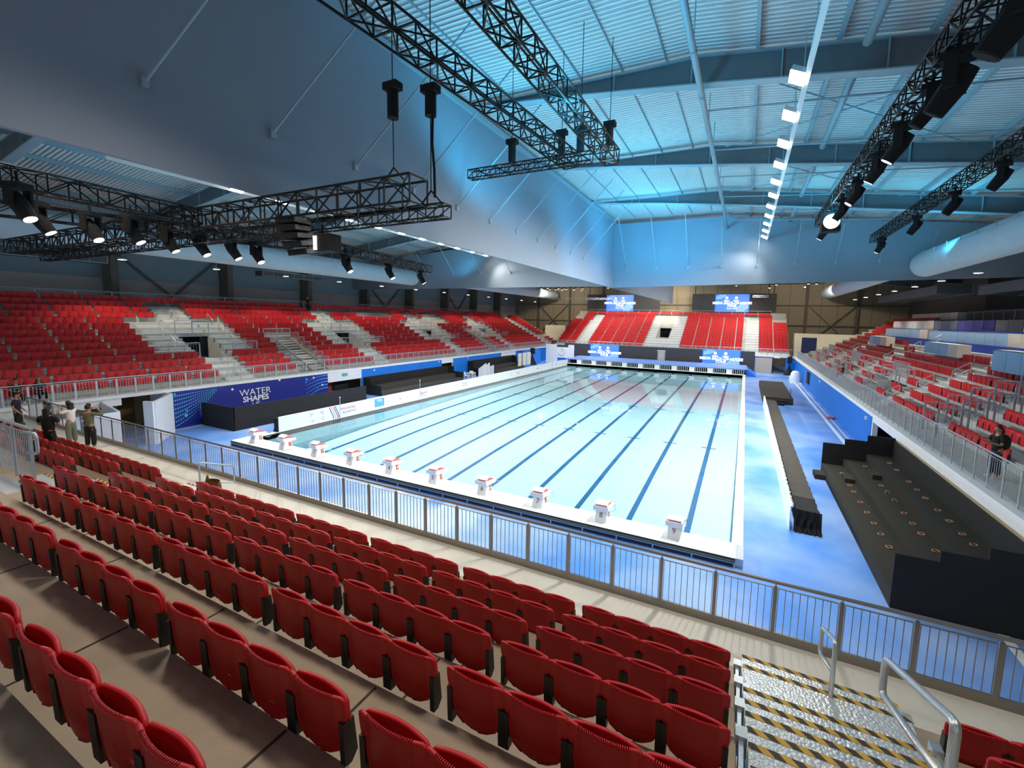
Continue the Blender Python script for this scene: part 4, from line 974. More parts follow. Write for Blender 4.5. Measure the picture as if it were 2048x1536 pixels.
# white plastic chairs and table
def plastic_chair(label, x, y, rz):
    t = thing('plastic_chair', label, 'chair', (x, y, 0), rz, 'white plastic chairs')
    MB().box(-.24, .24, -.24, .24, .42, .46).build('seat', M_offw, t)
    MB().ext([(-.24, .46), (-.3, .88), (-.27, .88), (-.2, .46)], -.22, .22).build('backrest', M_offw, t)
    for sx_ in (-1, 1):
        for sy in (-1, 1): MB().bar((sx_*.21, sy*.21, .42), (sx_*.26, sy*.26, 0), .04).build('leg', M_offw, t)
        MB().path([(-.24, sx_*.25, .7), (.1, sx_*.27, .68), (.22, sx_*.25, .44)], .02, 6).build('armrest', M_offw, t)
plastic_chair('white plastic chair on left deck, nearest to the long black stand', -4.6, 27.7, .3); plastic_chair('white plastic chair on left deck beside the slanted fins', -4.9, 29.2, 1.9)
t = thing('plastic_table', 'white plastic table between the two white chairs on left deck', 'table', (-4.5, 28.5, 0)); MB().box(-.4, .4, -.4, .4, .68, .72).build('table_top', M_offw, t)
for a in (-1, 1):
    for b in (-1, 1): MB().bar((a*.33, b*.33, .68), (a*.37, b*.37, 0), .05).build('leg', M_offw, t)
for i, (y, w_) in enumerate(((40.6, 1.0), (42.0, 1.1), (43.4, 1.2))):
    tag(MB().box(-4.6, -4.5, y, y+w_, .4, 2.3).build('standing_sheet', mat('sheet_cream', '#d8d2bd', .7, var=.1, scale=3)), 'tall cream board standing at the far left deck, %s from the near side' % ORD[i], 'board', 'cream standing boards')
def deck_speaker(label, x, y):
    t = thing('deck_speaker', label, 'speaker', (x, y, 0))
    MB().box(-.3, .3, -.28, .28, 1.75, 2.7).build('cabinet', M_cblack, t)
    MB().lathe([(.75, 0), (.35, .7), (.1, 1.3), (.05, 1.75)], n=10).build('tripod_drape', M_cblack, t)
deck_speaker('black loudspeaker over a draped tripod in the far right deck corner', 31.6, 57.2); deck_speaker('black loudspeaker over a draped tripod at the far left of the deck', -5.6, 47.5)
tag(MB().ext([(-6.3, 0), (-5.7, 0), (-5.9, 2.3), (-6.8, 2.35)], 45.2, 51).build('blue_drape', M_blue), 'bright blue draped wall at the far left corner of the deck', 'drape')
# portal boxes left of the banner
t = thing('white_portal', 'tall white angular portal wall beside the navy banner', 'portal', (-5.5, -2.3, 0)); L0 = (5.5, 2.3, 0)
pm = MB()
for (a, b) in (((-8.2, -1.35), (-5.95, -1.3)), ((-5.95, -1.3), (-3.85, -3.05)), ((-3.85, -3.05), (-4.4, -3.25))): pm.bar((a[0], a[1], 1.21), (b[0], b[1], 1.21), .14, 2.42)
pm.build('portal_wall', M_white, t, loc=L0)
t = thing('skater_panel', 'white slanted panel with a dark purple figure print at the left deck corner', 'panel', (-5.2, -4.9, 0)); L0 = (5.2, 4.9, 0)
MB().ext([(-6.8, 0), (-4.9, 0), (-4.9, 1.95), (-6.8, 2.3)], -4.2, -4.1).build('panel_return', M_white, t, loc=L0)
MB().ext([(-4.2, 0), (-6.6, 0), (-6.6, 2.1), (-4.2, 2.3)], -4.9, -4.9, 'yz') if False else None
MB().box(-4.95, -4.88, -7.0, -4.15, 0, 1.95).build('panel_face', M_white, t, loc=L0)
g = MB(); 
for a, b, w_ in (((-5.6, 1.7), (-5.5, 1.2), .18), ((-5.5, 1.2), (-5.7, .8), .16), ((-5.7, .8), (-5.4, .4), .12), ((-5.4, .4), (-5.6, .1), .1), ((-5.5, 1.3), (-5.1, 1.1), .08), ((-5.5, 1.3), (-5.9, 1.1), .08), ((-5.6, .8), (-5.95, .45), .1), ((-5.95, .45), (-6.0, .1), .09)): g.bar((-4.87, a[0], a[1]), (-4.87, b[0], b[1]), .01, w_, up=(0, .3, 1))
g.lathe([(.0, -.1), (.1, 0), (.0, .1)], (-4.87, -5.62, 1.85), 8); g.build('figure_print', mat('print_indigo', '#33408c', .6), t, loc=L0)
# backstroke flag poles
for i, (y, h) in enumerate(((6.2, 1.52), (14.6, 1.75), (43.8, 1.75))):
    t = thing('flag_pole', 'slim steel pole at left pool edge, %s from the near end' % ORD[i], 'pole', (-.42, y, 0), group='poles on left pool edge')
    MB().tube((0, 0, 0), (0, 0, h), .022, 8).build('pole_tube', M_galv, t); MB().tube((0, 0, h), (0, 0, h+.05), .045, 8).build('pole_cap', M_offw, t)
o = MB().path([(.35*math.cos(a)*.8, .14*math.sin(a), .07) for a in [2*math.pi*q/12 for q in range(13)]], .06, 8).build('rescue_tube', M_orange, None, True, (32.05, 25.4, 0)); tag(o, 'orange rescue tube lying on the right deck by the blue wall', 'rescue tube')
t = thing('covered_lift', 'pool lift chair wrapped in clear plastic by the right blue wall', 'lift chair', (31.55, 47.8, 0)); g = MB()
g.lathe([(.62, 0), (.7, .35), (.6, .8), (.5, 1.3), (.36, 1.52), (.05, 1.6)], n=14); g.build('plastic_cover', M_plastic, t, True)
MB().box(-.5, .1, -.9, -.5, 0, .18).box(.2, .7, -1.0, -.6, 0, .16).build('lift_foot', M_offw, t)
# folding chairs inside vomitory, bag
t = thing('tote_bag', 'slouchy brown suede bag hung on the front row seat beside the left aisle', 'bag', (13.62, -9.12, 2.75)); g = MB(); rows_ = []
for a in range(9):
    u = a/8; r = .24*(1-.25*u)*(1+.06*math.sin(9*u)); rows_.append([(r*math.cos(q)*1.15+.02*math.sin(3*q+a), .16*math.sin(q)*(1-.3*u), .46*u) for q in [2*math.pi*k/16 for k in range(17)]])
g.grid(rows_); g.build('bag_body', M_brown, t, True); MB().path([(-.2, 0, .42), (-.25, .0, .55), (-.4, .02, .3), (-.55, .05, .12)], .02, 6).build('bag_strap', M_brown, t, True)
# media desks on the right stand
def desk(label, x, y0, y1, zt, h, m, cream=None):
    t = thing('tribune_desk', label, 'desk', (x, y0, zt-h)); L0 = (-x, -y0, -(zt-h)); n = max(1, int((y1-y0)/1.3)); 
    for i in range(n): a, b = y0+(y1-y0)*i/n, y0+(y1-y0)*(i+1)/n; MB().box(x, x+.05, a+.02, b-.02, zt-h, zt).build('front_panel', m, t, loc=L0)
    MB().box(x, x+.75, y0, y1, zt-.03, zt).build('desk_top', M_white, t, loc=L0)
    if cream: MB().box(x, x+.7, y0-cream, y0, zt-h, zt).build('end_cabinet', M_deskw, t, loc=L0)
desk('light blue panelled desk with a cream end, low on the right stand by the middle', 38.3, 24.3, 28.6, 6.3, .85, M_deskb, 1.55)
desk('light blue panelled desk cut by the right picture edge on the right stand', 37.5, 8, 16.1, 6.32, 1.1, M_deskb)
desk('small blue and cream boxed desk at the far part of the right stand', 38.3, 41.2, 45.4, 6.35, .9, M_deskb, 2.3)
desk('longest light blue desk row across the middle of the right stand', 40.5, 22.3, 35.3, 7.12, .85, M_deskb, 1.4)
desk('light blue desk row left of the longest one on the right stand', 40.5, 37.7, 48.7, 7.2, .85, M_deskb, 2.0)
desk('white desk row above the left light blue desks', 42.5, 42.8, 54.2, 8.1, .85, M_offw, 1.7)
desk('purple panelled desk row high on the right stand', 42.5, 31.1, 35.6, 8.1, .95, mat('desk_purple', '#4d4f9e', .6))
desk('dark navy panelled desk beside the purple one', 42.5, 29.3, 31.0, 8.1, .95, mat('desk_dknavy', '#1f2a6b', .6))
desk('charcoal panelled desk high on the right stand', 42.5, 25.6, 29.2, 8.1, .95, mat('desk_charcoal', '#50545c', .6))
desk('plain white desk high at the right picture edge', 42.5, 19.5, 25.5, 8.05, .95, M_offw)
desk('grey and blue striped desk right of the upper white row', 42.5, 35.7, 40.9, 8.1, .85, mat('desk_greyblue', '#6b7890', .6))
desk('topmost cream desk row under the dark hall wall', 44.5, 43.5, 55, 9.0, .75, mat('desk_cream2', '#c5bfb4', .6), 1.6)
tag(MB().box(40.25, 40.3, 19.8, 46.7, 5.5, 6.3).build('desk_skirting', M_deskn), 'royal blue skirting below the light blue desk rows', 'skirting')
tag(MB().box(37.2, 37.25, 8, 30.4, 4.9, 5.4).build('desk_skirting', M_deskn) if False else MB().box(42.3, 42.35, 19.8, 55, 6.9, 7.25).build('desk_skirting', M_deskn), 'narrow royal blue strip below the upper desk rows', 'skirting')
# white cabin with navy door behind the right stand
t = thing('white_cabin', 'cream cabin with a navy door at the far right corner behind the stands', 'cabin', (35, 64, 2.5)); L0 = (-35, -64, -2.5)
MB().box(32.6, 40.5, 64, 66, 2.5, 6.0).build('cabin_wall', mat('cabin_cream', '#cfc8b4', .7), t, loc=L0); MB().box(33.6, 35.6, 63.95, 64, 2.6, 5.4).build('cabin_door', M_nvd, t, loc=L0)
t = thing('white_cabin', 'cream cabin at the far left corner behind the stands', 'cabin', (-10, 66, 2.5)); L0 = (10, -66, -2.5)
MB().box(-12, -7.5, 66, 68, 2.5, 6.2).build('cabin_wall', mat('cabin_cream', '#cfc8b4', .7), t, loc=L0)
# ================================================================== OVERHEAD THINGS
def duct(label, x, y0, y1, z, r, cap1=True):
    t = thing('fabric_duct', label, 'duct', (x, y1, z)); K = 28; prof = [(r, y0-y1), (r, -.9)]+[(r*math.cos(a), -.9+.9*math.sin(a)) for a in [math.pi/2*i/6 for i in range(1, 7)]]
    MB().lathe(prof, n=K, axis='y').build('duct_tube', M_duct, t, True)
    b = MB(); y = y0+1
    s = 1 if x < 12 else -1
    b.bar((s*r*.9, y0-y1, r*.45), (s*r*.9, -.9, r*.45), .03)
    while y < y1-1: b.box(s*r*.88-.02, s*r*.88+.02, y-y1, y-y1+.03, r*.45, r*.45+.28); y += 2.0
    b.build('hanger_track', M_galv, t)
    return t
duct('pale fabric air duct over the left stand, ending at the cross bulkhead', -12.5, -20, 28.0, 12.15, .9)
duct('pale fabric air duct beyond the cross bulkhead over the left side', -12.5, 28.4, 72.3, 12.6, .9)
duct('pale fabric air duct over the right stand, ending at the cross bulkhead', 37.4, -10, 28.0, 12.15, .95)
duct('pale fabric air duct beyond the cross bulkhead over the right side', 37.4, 28.4, 71.5, 12.7, .95)
M_boxd = mat('duct_grey_sheet', '#565f66', .5, .3)
def boxduct(label, x, y0, y1, z0, z1, d=1.2):
    t = thing('box_duct', label, 'duct', (x, y0, z0)); g = MB().box(-d, 0, 0, y1-y0, 0, z1-z0); g.build('duct_box', M_boxd, t); r = MB(); n = int((y1-y0)/1.0)
    for i in range(n+1): yy = (y1-y0)*i/n; r.box(0, .03, yy-.02, yy+.02, 0, z1-z0)
    r.box(0, .06, 0, y1-y0, -.03, .02).box(0, .06, 0, y1-y0, z1-z0-.02, z1-z0+.03); r.build('duct_rib', M_galv, t); return t
boxduct('ribbed grey box duct hung left above the top seat row, nearest one', -19.6, -9, 1.2, 11.0, 11.6); boxduct('ribbed grey box duct hung left above the top seat row, farther one', -19.6, 13.1, 20.0, 11.25, 11.75)
boxduct('ribbed grey box duct over the right stand near the hall wall', 45.5, 20, 34, 10.2, 11.0, 2.5); boxduct('ribbed grey box duct over the right stand, farther one', 44, 38, 58, 10.6, 11.4, 2.5)
for i, (y0, y1) in enumerate(((20, 27), (30, 42))):
    tag(MB().box(46.5, 46.7, y0, y1, 9.3, 12.6).build('dark_screen', mat('dark_screen', '#1a1e1c', .8)), 'dark hanging panel at the right hall side, %s' % ('nearer one', 'farther one')[i], 'panel')
# pipes
t = thing('ceiling_pipe', 'long round white pipe hung under the roof along the ridge of the lining', 'pipe', (23.4, 0, 15.9)); g = MB().tube((0, -18, 0), (0, 28, 0), .11, 12)
g.build('pipe_run', M_purlin, t, True); h = MB()
for y in range(-15, 28, 3): h.tube((0, y, 0), (0, y, 1.5), .02, 5); h.lathe([(.13, -.05), (.13, .05)], (0, y, 0), 10, 'y')
h.build('pipe_hanger', M_purlin, t)
for i, (x, z) in enumerate(((30.4, 15.6),)):
    for j, (y0, y1) in enumerate(((-8, 2.2), (3.8, 11), (12.8, 20), (21.8, 28))):
        tag(MB().tube((28.3, y0, 16.2), (28.3, y1, 16.2), .14, 10).build('drain_pipe', M_purlin, None, True), 'short pale tube between rafters right of the flood row, %s from the near side' % ORD[j], 'tube', 'tubes between rafters')
for j, y in enumerate((5, 9.5, 14, 18.5, 23, 26)):
    tag(MB().tube((23.4, y, 16.2), (46, y, 14.6), .035, 6).build('tie_rod', M_purlin), 'thin tie rod running crosswise right of the pipe, %s from the near side' % ORD[j], 'tie rod', 'cross tie rods')
for j, (y0, y1) in enumerate(((3, 12), (12, 21), (21, 28))):
    t = thing('roof_brace', 'X of thin bracing rods under the right roof, %s bay' % ORD[j], 'brace', (27, y0, 16.7), group='roof braces'); L0 = (-27, -y0, -16.7)
    MB().tube((23.8, y0+.3, 17.1), (34, y1-.3, 15.8), .03, 6).build('brace_rod', M_purlin, t, loc=L0); MB().tube((23.8, y1-.3, 17.1), (34, y0+.3, 15.8), .03, 6).build('brace_rod', M_purlin, t, loc=L0)
# bulkhead stay rods
for i in range(14):
    y = -18.3+2.88*i
    t = thing('stay_rod', 'slanting stay rod from the roof to the lengthwise bulkhead, %s from the near end' % ORD[i], 'rod', (12.95, y, 12.5), group='stay rods on the lengthwise bulkhead')
    MB().tube((.05, 0, 0), (3.5, 1.8, 4.75), .03, 6).build('rod', M_purlin, t); MB().box(0, .09, -.07, .07, -.14, .1).build('bracket', M_purlin, t)
for i in range(11):
    x = 14.33+2.915*i
    t = thing('stay_rod', 'slanting stay rod from the roof to the cross bulkhead, %s from the left' % ORD[i], 'rod', (x, 28.1, 12.6), group='stay rods on the cross bulkhead')
    zt = min(16.9, raf_bot(x)-.0)
    MB().tube((0, -.05, 0), (0, -3.9*(zt-12.6)/4.3, zt-12.6), .03, 6).build('rod', M_purlin, t); MB().box(-.07, .07, -.09, 0, -.14, .1).build('bracket', M_purlin, t)
for i in range(4):
    x = 1.0-3.9*i
    t = thing('stay_rod', 'stay rod to the cross bulkhead left of the lengthwise one, %s from the right' % ORD[i], 'rod', (x, 28.1, 12.6), group='left stay rods on the cross bulkhead')
    MB().tube((0, -.05, 0), (-.3, -2.4, 2.9), .03, 6).build('rod', M_purlin, t); MB().box(-.07, .07, -.09, 0, -.14, .1).build('bracket', M_purlin, t)
# trusses
def truss(label, p0, p1, w, h, bay=.55, r=.03, mtl=None, name='lighting_truss', group=None):
    p0, p1 = Vector(p0), Vector(p1); D = p1-p0; Ln = D.length; d = D/Ln; up = Vector((0, 0, 1)); s = d.cross(up).normalized()
    t = thing(name, label, 'truss', tuple(p0), 0, group); m = mtl or M_truss
    P_ = lambda a, i, j: tuple(d*a+s*(w/2*i)+up*(h*j))
    for i, j in ((-1, 0), (1, 0), (-1, 1), (1, 1)): MB().tube(P_(0, i, j), P_(Ln, i, j), r, 6).build('chord', m, t)
    g = MB(); n = max(2, int(Ln/bay)); r2 = r*.62
    for k in range(n+1):
        a = Ln*k/n
        for q in (((-1, 0), (1, 0)), ((1, 0), (1, 1)), ((1, 1), (-1, 1)), ((-1, 1), (-1, 0))): g.bar(P_(a, *q[0]), P_(a, *q[1]), r2*1.6)
        if k < n:
            b = Ln*(k+1)/n; e = k % 2
            for i in (-1, 1): g.bar(P_(a, i, e), P_(b, i, 1-e), r2*1.6)
            for j in (0, 1): g.bar(P_(a, -1 if e else 1, j), P_(b, 1 if e else -1, j), r2*1.6)
    g.build('lacing', m, t); return t
truss('black box truss crossing the upper picture nearest to the grey bulkhead', (18.17, -13, 13.0), (19.23, .4, 13.0), .55, .5, .6)
truss('black box truss running upward at top centre, right of the first', (20.75, -13, 12.95), (20.75, .5, 12.95), .5, .5, .6)
truss('small black crosswise truss hung below the ends of the two centre trusses', (15.7, -1, 12.6), (20.5, -1, 12.62), .3, .3, .4, .022)
truss('large black crosswise truss carrying the line array speaker', (-6, -7, 9.95), (18.45, -7, 10.0), .6, .6, .75, .032)
truss('thin black truss slung under the large crosswise one', (-4, -6.6, 9.6), (18.95, -6.6, 9.75), .3, .3, .5, .022)
truss('black truss with spotlights at far left, upper one', (10.5, -14, 10.15), (9.58, -7.1, 10.15), .45, .45, .55, .025)
truss('black truss with spotlights at far left, lower one behind', (4.2, -13.5, 10.1), (8.2, -3, 10.1), .4, .4, .55, .025)
truss('black truss beyond the line array speaker over the left stand', (9.4, -3, 10.1), (7.7, 6.2, 10.1), .4, .4, .55, .025)
truss('big black truss with hanging moving heads at upper right', (28.95, -10, 12.9), (28.85, 14.0, 12.9), .5, .5, .6, .03)
truss('black truss with moving heads at the right edge, farther one', (32.7, -6, 12.9), (32.7, 20.5, 12.9), .45, .45, .6, .028)
truss('bright aluminium truss lying level beyond the bulkhead at left', (-9, 62, 11.2), (4, 62, 11.2), .3, .3, .6, .03, M_alu)
truss('short bright aluminium truss beside the upper right screen', (26.2, 66, 11.8), (28.5, 66, 11.8), .3, .3, .4, .03, M_alu)
def hoist(label, x, y, z, L_, zt=17.0):
    t = thing('chain_hoist', label, 'chain hoist', (x, y, z), group='chain hoists')
    MB().lathe([(.0, 0), (.13, .0), (.13, L_), (.0, L_)], n=12).build('hoist_body', M_cblack, t); MB().box(-.2, .2, -.12, .12, L_, L_+.16).build('hoist_frame', M_cblack, t)
    c = MB(); c.tube((0, 0, L_+.16), (0, 0, zt-z), .012, 5); c.build('hoist_chain', M_cblack, t); return t
hoist('black chain hoist hanging below the first truss, over the end of the large crosswise one', 17.7, -7, 12.0, .62); hoist('black chain hoist beside the other one with cables under the first truss', 18.6, -6.75, 12.0, .5)
hoist('black chain hoist over the small crosswise truss, left', 17.5, -1, 13.0, .6); hoist('black chain hoist over the small crosswise truss, right', 20.1, -1, 13.0, .6)
hoist('black chain hoist at the end of the first truss', 18.95, .1, 13.5, .6); hoist('black chain hoist at the end of the second truss', 20.75, .1, 13.5, .6); hoist('black chain hoist near the top picture edge on the first truss', 18.2, -8.6, 13.6, .7)
for i, (a, b) in enumerate((((17.7, -7, 10.65), (17.7, -7, 12.0)), ((18.6, -6.75, 10.1), (18.6, -6.75, 12.0)))):
    t = thing('lifting_bridle', 'thin chain and sling holding the large crosswise truss end, %s' % ('left', 'right')[i], 'chain', a); q = Vector(b)-Vector(a)
    MB().tube((0, 0, .25), tuple(q), .012, 5).build('lift_chain', M_cblack, t); MB().bar((0, 0, .25), (-.3, 0, -.05), .03).bar((0, 0, .25), (.3, 0, -.05), .03).build('sling', M_cblack, t)
MB_ = MB().path([(18.66, -6.75, 12.0), (18.64, -6.75, 11.4), (18.7, -6.75, 10.8), (18.67, -6.7, 10.2)], .03, 6).build('power_cable', M_cblack, None, True); tag(MB_, 'thick black cable hanging between hoist and large crosswise truss', 'cable')
# moving head lamps
def moving_head(label, loc, tilt, pan, s, lit=True, group=None):
    t = thing('moving_head', label, 'stage light', loc, pan, group)
    MB().box(-.17*s, .17*s, -.17*s, .17*s, -.12*s, 0).tube((0, 0, 0), (0, 0, .25*s), .03*s, 6).build('base_box', M_cblack, t)
    y = MB(); 
    for q in (-1, 1): y.box(q*.2*s-.03*s, q*.2*s+.03*s, -.08*s, .08*s, -.52*s, -.1*s)
    y.build('yoke', M_cblack, t)
    d = Vector((0, math.sin(tilt), -math.cos(tilt))); c = Vector((0, 0, -.45*s)); a = c-d*.25*s; b = c+d*.38*s
    MB().tube(tuple(a), tuple(c), .13*s, 12, .17*s).tube(tuple(c), tuple(b), .17*s, 12, .14*s).build('lamp_head', M_cblack, t); lh_ = t.children[-1]
    MB().tube(tuple(b), tuple(b+d*.01), .115*s, 12).build('lens', M_lampc if lit else M_cblack, lh_); return t
LH = [(10.77, -11.14, 0), (8.78, -10.3, 1), (8.53, -9.23, 1), (9.29, -8.63, 0), (8.21, -7.29, 1), (8.25, -6.38, 1), (8.37, -5.43, 1), (8.1, -4.4, 1), (8.9, -.9, 1), (8.4, 2.2, 1), (7.9, 5.2, 1)]
for i, (x, y, lit) in enumerate(LH): moving_head('black stage light under the left trusses, %s from the near end' % ORD[i], (x, y, 10.15), .55, 0.3+random.uniform(-.4, .4)-1.2, 1.0, True, 'left stage lights')
RHD = [(28.9, -5.6, 1.5), (28.9, -3.3, 1.4), (28.9, -2.0, 1.1), (28.9, .1, 1.2), (28.9, 2.3, 1.1), (28.9, 5.2, 1.1), (28.9, 8.0, 1.1), (28.9, 12.6, 1.1)]
for i, (x, y, s) in enumerate(RHD): moving_head('black stage light under the upper right truss, %s from the near end' % ORD[i], (x, y, 12.85), .6, 1.2+random.uniform(-.5, .5), s, i > 2, 'upper right stage lights')
for i, (x, y) in enumerate(((32.7, 1.8), (32.7, 4.6), (32.7, 8.2), (32.7, 12.5), (32.7, 18.6))): moving_head('black stage light under the right edge truss, %s from the near end' % ORD[i], (x, y, 12.85), .6, 1.0+random.uniform(-.4, .4), 1.1, i == 4, 'right edge stage lights')
t = thing('fresnel_lamp', 'large square black lamp with a glowing white lens under the upper right truss', 'stage light', (28.75, 9.6, 12.85)); MB().box(-.38, .38, -.25, .35, -1.05, -.2).build('lamp_body', M_cblack, t)
MB().lathe([(.0, -.27), (.31, -.26), (.33, -.25)], (0, 0, -.62), 20, 'y').build('lens', mat('lens_bright', '#ffffff', .3, emit='#fff2dc', estr=9), t); MB().tube((0, 0, -.2), (0, 0, .1), .04).build('clamp', M_cblack, t)
t = thing('fresnel_lamp', 'square black lamp with a white glow just right of the line array speaker', 'stage light', (14.95, -6.9, 9.3)); MB().box(-.1, .45, -.1, .3, -.2, .25).build('lamp_body', M_cblack, t); MB().box(-.11, -.0, -.12, -.1, -.16, .2).build('lens', mat('lens_bright', '#ffffff', .3), t); MB().tube((.1, 0, .25), (.1, 0, .5), .03).build('clamp', M_cblack, t)
# line array speaker
t = thing('line_array_speaker', 'curved black line array speaker hung under the large crosswise truss', 'speaker', (14.1, -7, 9.95)); z = -.02; yy = 0; ang = .05
for i in range(5):
    c = MB(); R_ = Matrix.Rotation(ang*i*1.2, 3, 'X'); off = Vector((0, .02*i*i, z-.185*i))
    def tp(p): return tuple(R_ @ Vector(p)+off)
    pts = [(-.36, -.32, -.085), (.33, -.27, -.07), (.33, .27, -.07), (-.36, .32, -.085), (-.36, -.32, .085), (.33, -.27, .07), (.33, .27, .07), (-.36, .32, .085)]
    n = len(c.v); c.v += [tp(p) for p in pts]; c.f += [(0, 3, 2, 1), (4, 5, 6, 7), (0, 1, 5, 4), (3, 7, 6, 2), (0, 4, 7, 3), (1, 2, 6, 5)]; c.build('cabinet', M_cblack, t)
    g = MB(); n = 0; g.v = [tp(p) for p in ((.335, -.25, -.06), (.335, .25, -.06), (.335, .25, .06), (.335, -.25, .06), (.336, -.1, -.02), (.336, .1, -.02), (.336, .1, .02), (.336, -.1, .02))]; g.f = [(0, 1, 2, 3), (4, 5, 6, 7)]; g.build('side_panel', mat('speaker_grey', '#6b6a66', .6), t)
MB().box(-.3, .3, -.25, .25, 0, .05).build('fly_frame', M_cblack, t)
# floodlight rows
for side, x, z, sg, xb in (('left', -1.3, 14.4, 1, -1.75), ('right', 26.35, 14.7, -1, 26.62)):
    t = thing('flood_beam', 'long pale channel carrying the %s row of floodlights' % side, 'beam', (xb, 12, z)); MB().box(-.06, .06, -17, 16, -.05, .2).build('beam_channel', M_offw, t)
    h = MB()
    for y in range(-16, 16, 3): h.tube((0, y, .2), (0, y, 2.3), .015, 5)
    h.build('beam_hanger', M_galv, t)
    for i, y in enumerate(FLOOD_Y):
        f = thing('floodlight', 'glowing floodlight in the %s row under the roof, %s from the near end' % (side, ORD[i]), 'floodlight', (x, y, z), 0, '%s floodlights' % side)
        R_ = Matrix.Rotation(sg*-.45, 3, 'Y')
        def bx(a, b, c_, d_, e, f_): 
            m_ = MB().box(a, b, c_, d_, e, f_); m_.v = [tuple(R_ @ Vector(v)) for v in m_.v]; return m_
        hs_ = bx(-.24, .24, -.36, .36, .04, .18).build('lamp_housing', M_galv, f); bx(-.23, .23, -.34, .34, .0, .04).build('lens', M_lampw, hs_)
# downlights
for side, x, z, y0 in (('left', -14.1, 10.9, 0), ('right', 39.1, 11.05, 17.5)):
    for i in range(12 if side == 'left' else 8):
        y = y0+5.93*i; t = thing('downlight', 'small round high bay downlight over the %s stand, %s from the near end' % (side, ORD[i]), 'downlight', (x, y, z), group='%s downlights' % side)
        MB().lathe([(.26, 0), (.24, .08), (.1, .16), (.0, .17)], n=16).build('lamp_shade', M_galv, t); MB().lathe([(0, -.01), (.22, 0)], n=16).build('lens', M_lamps, t); MB().tube((0, 0, .16), (0, 0, 1.8), .01, 4).build('hanger', M_galv, t)
        spot('downlight_lamp', (x, y, z-.1), (x, y, 0), 900, (1, .88, .7), 112, .45, .25)
BL = [(-9, 57.6), (-8.3, 59.8), (-7.4, 60.4), (-7.3, 56.5), (-6.5, 61.3), (-5.9, 58.2), (-5.2, 58.9), (-4.9, 59.5), (-3.9, 60.9), (-3.2, 63), (-1.5, 58.8), (3.66, 57.5), (23.8, 56), (29.0, 55.3), (32.8, 54.2), (33.8, 54.8), (28.4, 61.1), (33.0, 60.3)]
for i, (x, y) in enumerate(BL):
    t = thing('spot_lamp', 'small bright lamp hung beyond the cross bulkhead, %s from the left' % ORD[i], 'lamp', (x, y, 12.95), group='lamps beyond the cross bulkhead')
    MB().lathe([(.13, 0), (.14, .3), (.0, .32)], n=10).tube((0, 0, .3), (0, 0, 3.5), .015, 5).build('lamp_can', M_cblack, t); MB().lathe([(0, -.01), (.15, .0)], n=12).build('lens', M_lampc, t)
truss('black truss holding the small lamps beyond the bulkhead at left', (-10, 59, 13.2), (2, 59, 13.2), .4, .4, .6, .03); truss('black truss holding the small lamps beyond the bulkhead at right', (22, 57, 13.2), (35, 57, 13.2), .4, .4, .6, .03)
# ================================================================== PEOPLE
def skin(name, verts, edges, radii, m, parent, root=0, sub=1):
    me = bpy.data.meshes.new(name); me.from_pydata([tuple(v) for v in verts], edges, []); me.materials.append(m)
    o = bpy.data.objects.new(name, me); COL.objects.link(o); o.parent = parent
    md = o.modifiers.new('skin', 'SKIN'); md.use_smooth_shade = True
    lay = me.skin_vertices[0] if me.skin_vertices else None
    if lay is None:
        bpy.context.view_layer.objects.active = o; lay = me.skin_vertices.new() if hasattr(me.skin_vertices, 'new') else me.skin_vertices[0]
    for i, r in enumerate(radii):
        a = r if isinstance(r, tuple) else (r, r); lay.data[i].radius = a; lay.data[i].use_root = (i == root)
    if sub: s = o.modifiers.new('sub', 'SUBSURF'); s.levels = sub; s.render_levels = sub
    return o
def ell(mb, c, r, n=10, m=8, squash=None):
    rows = []
    for i in range(m+1):
        t_ = math.pi*i/m; rows.append([(c[0]+r[0]*math.sin(t_)*math.cos(a), c[1]+r[1]*math.sin(t_)*math.sin(a), c[2]+r[2]*math.cos(t_)) for a in [2*math.pi*k/n for k in range(n+1)]])
    mb.grid(rows); return mb
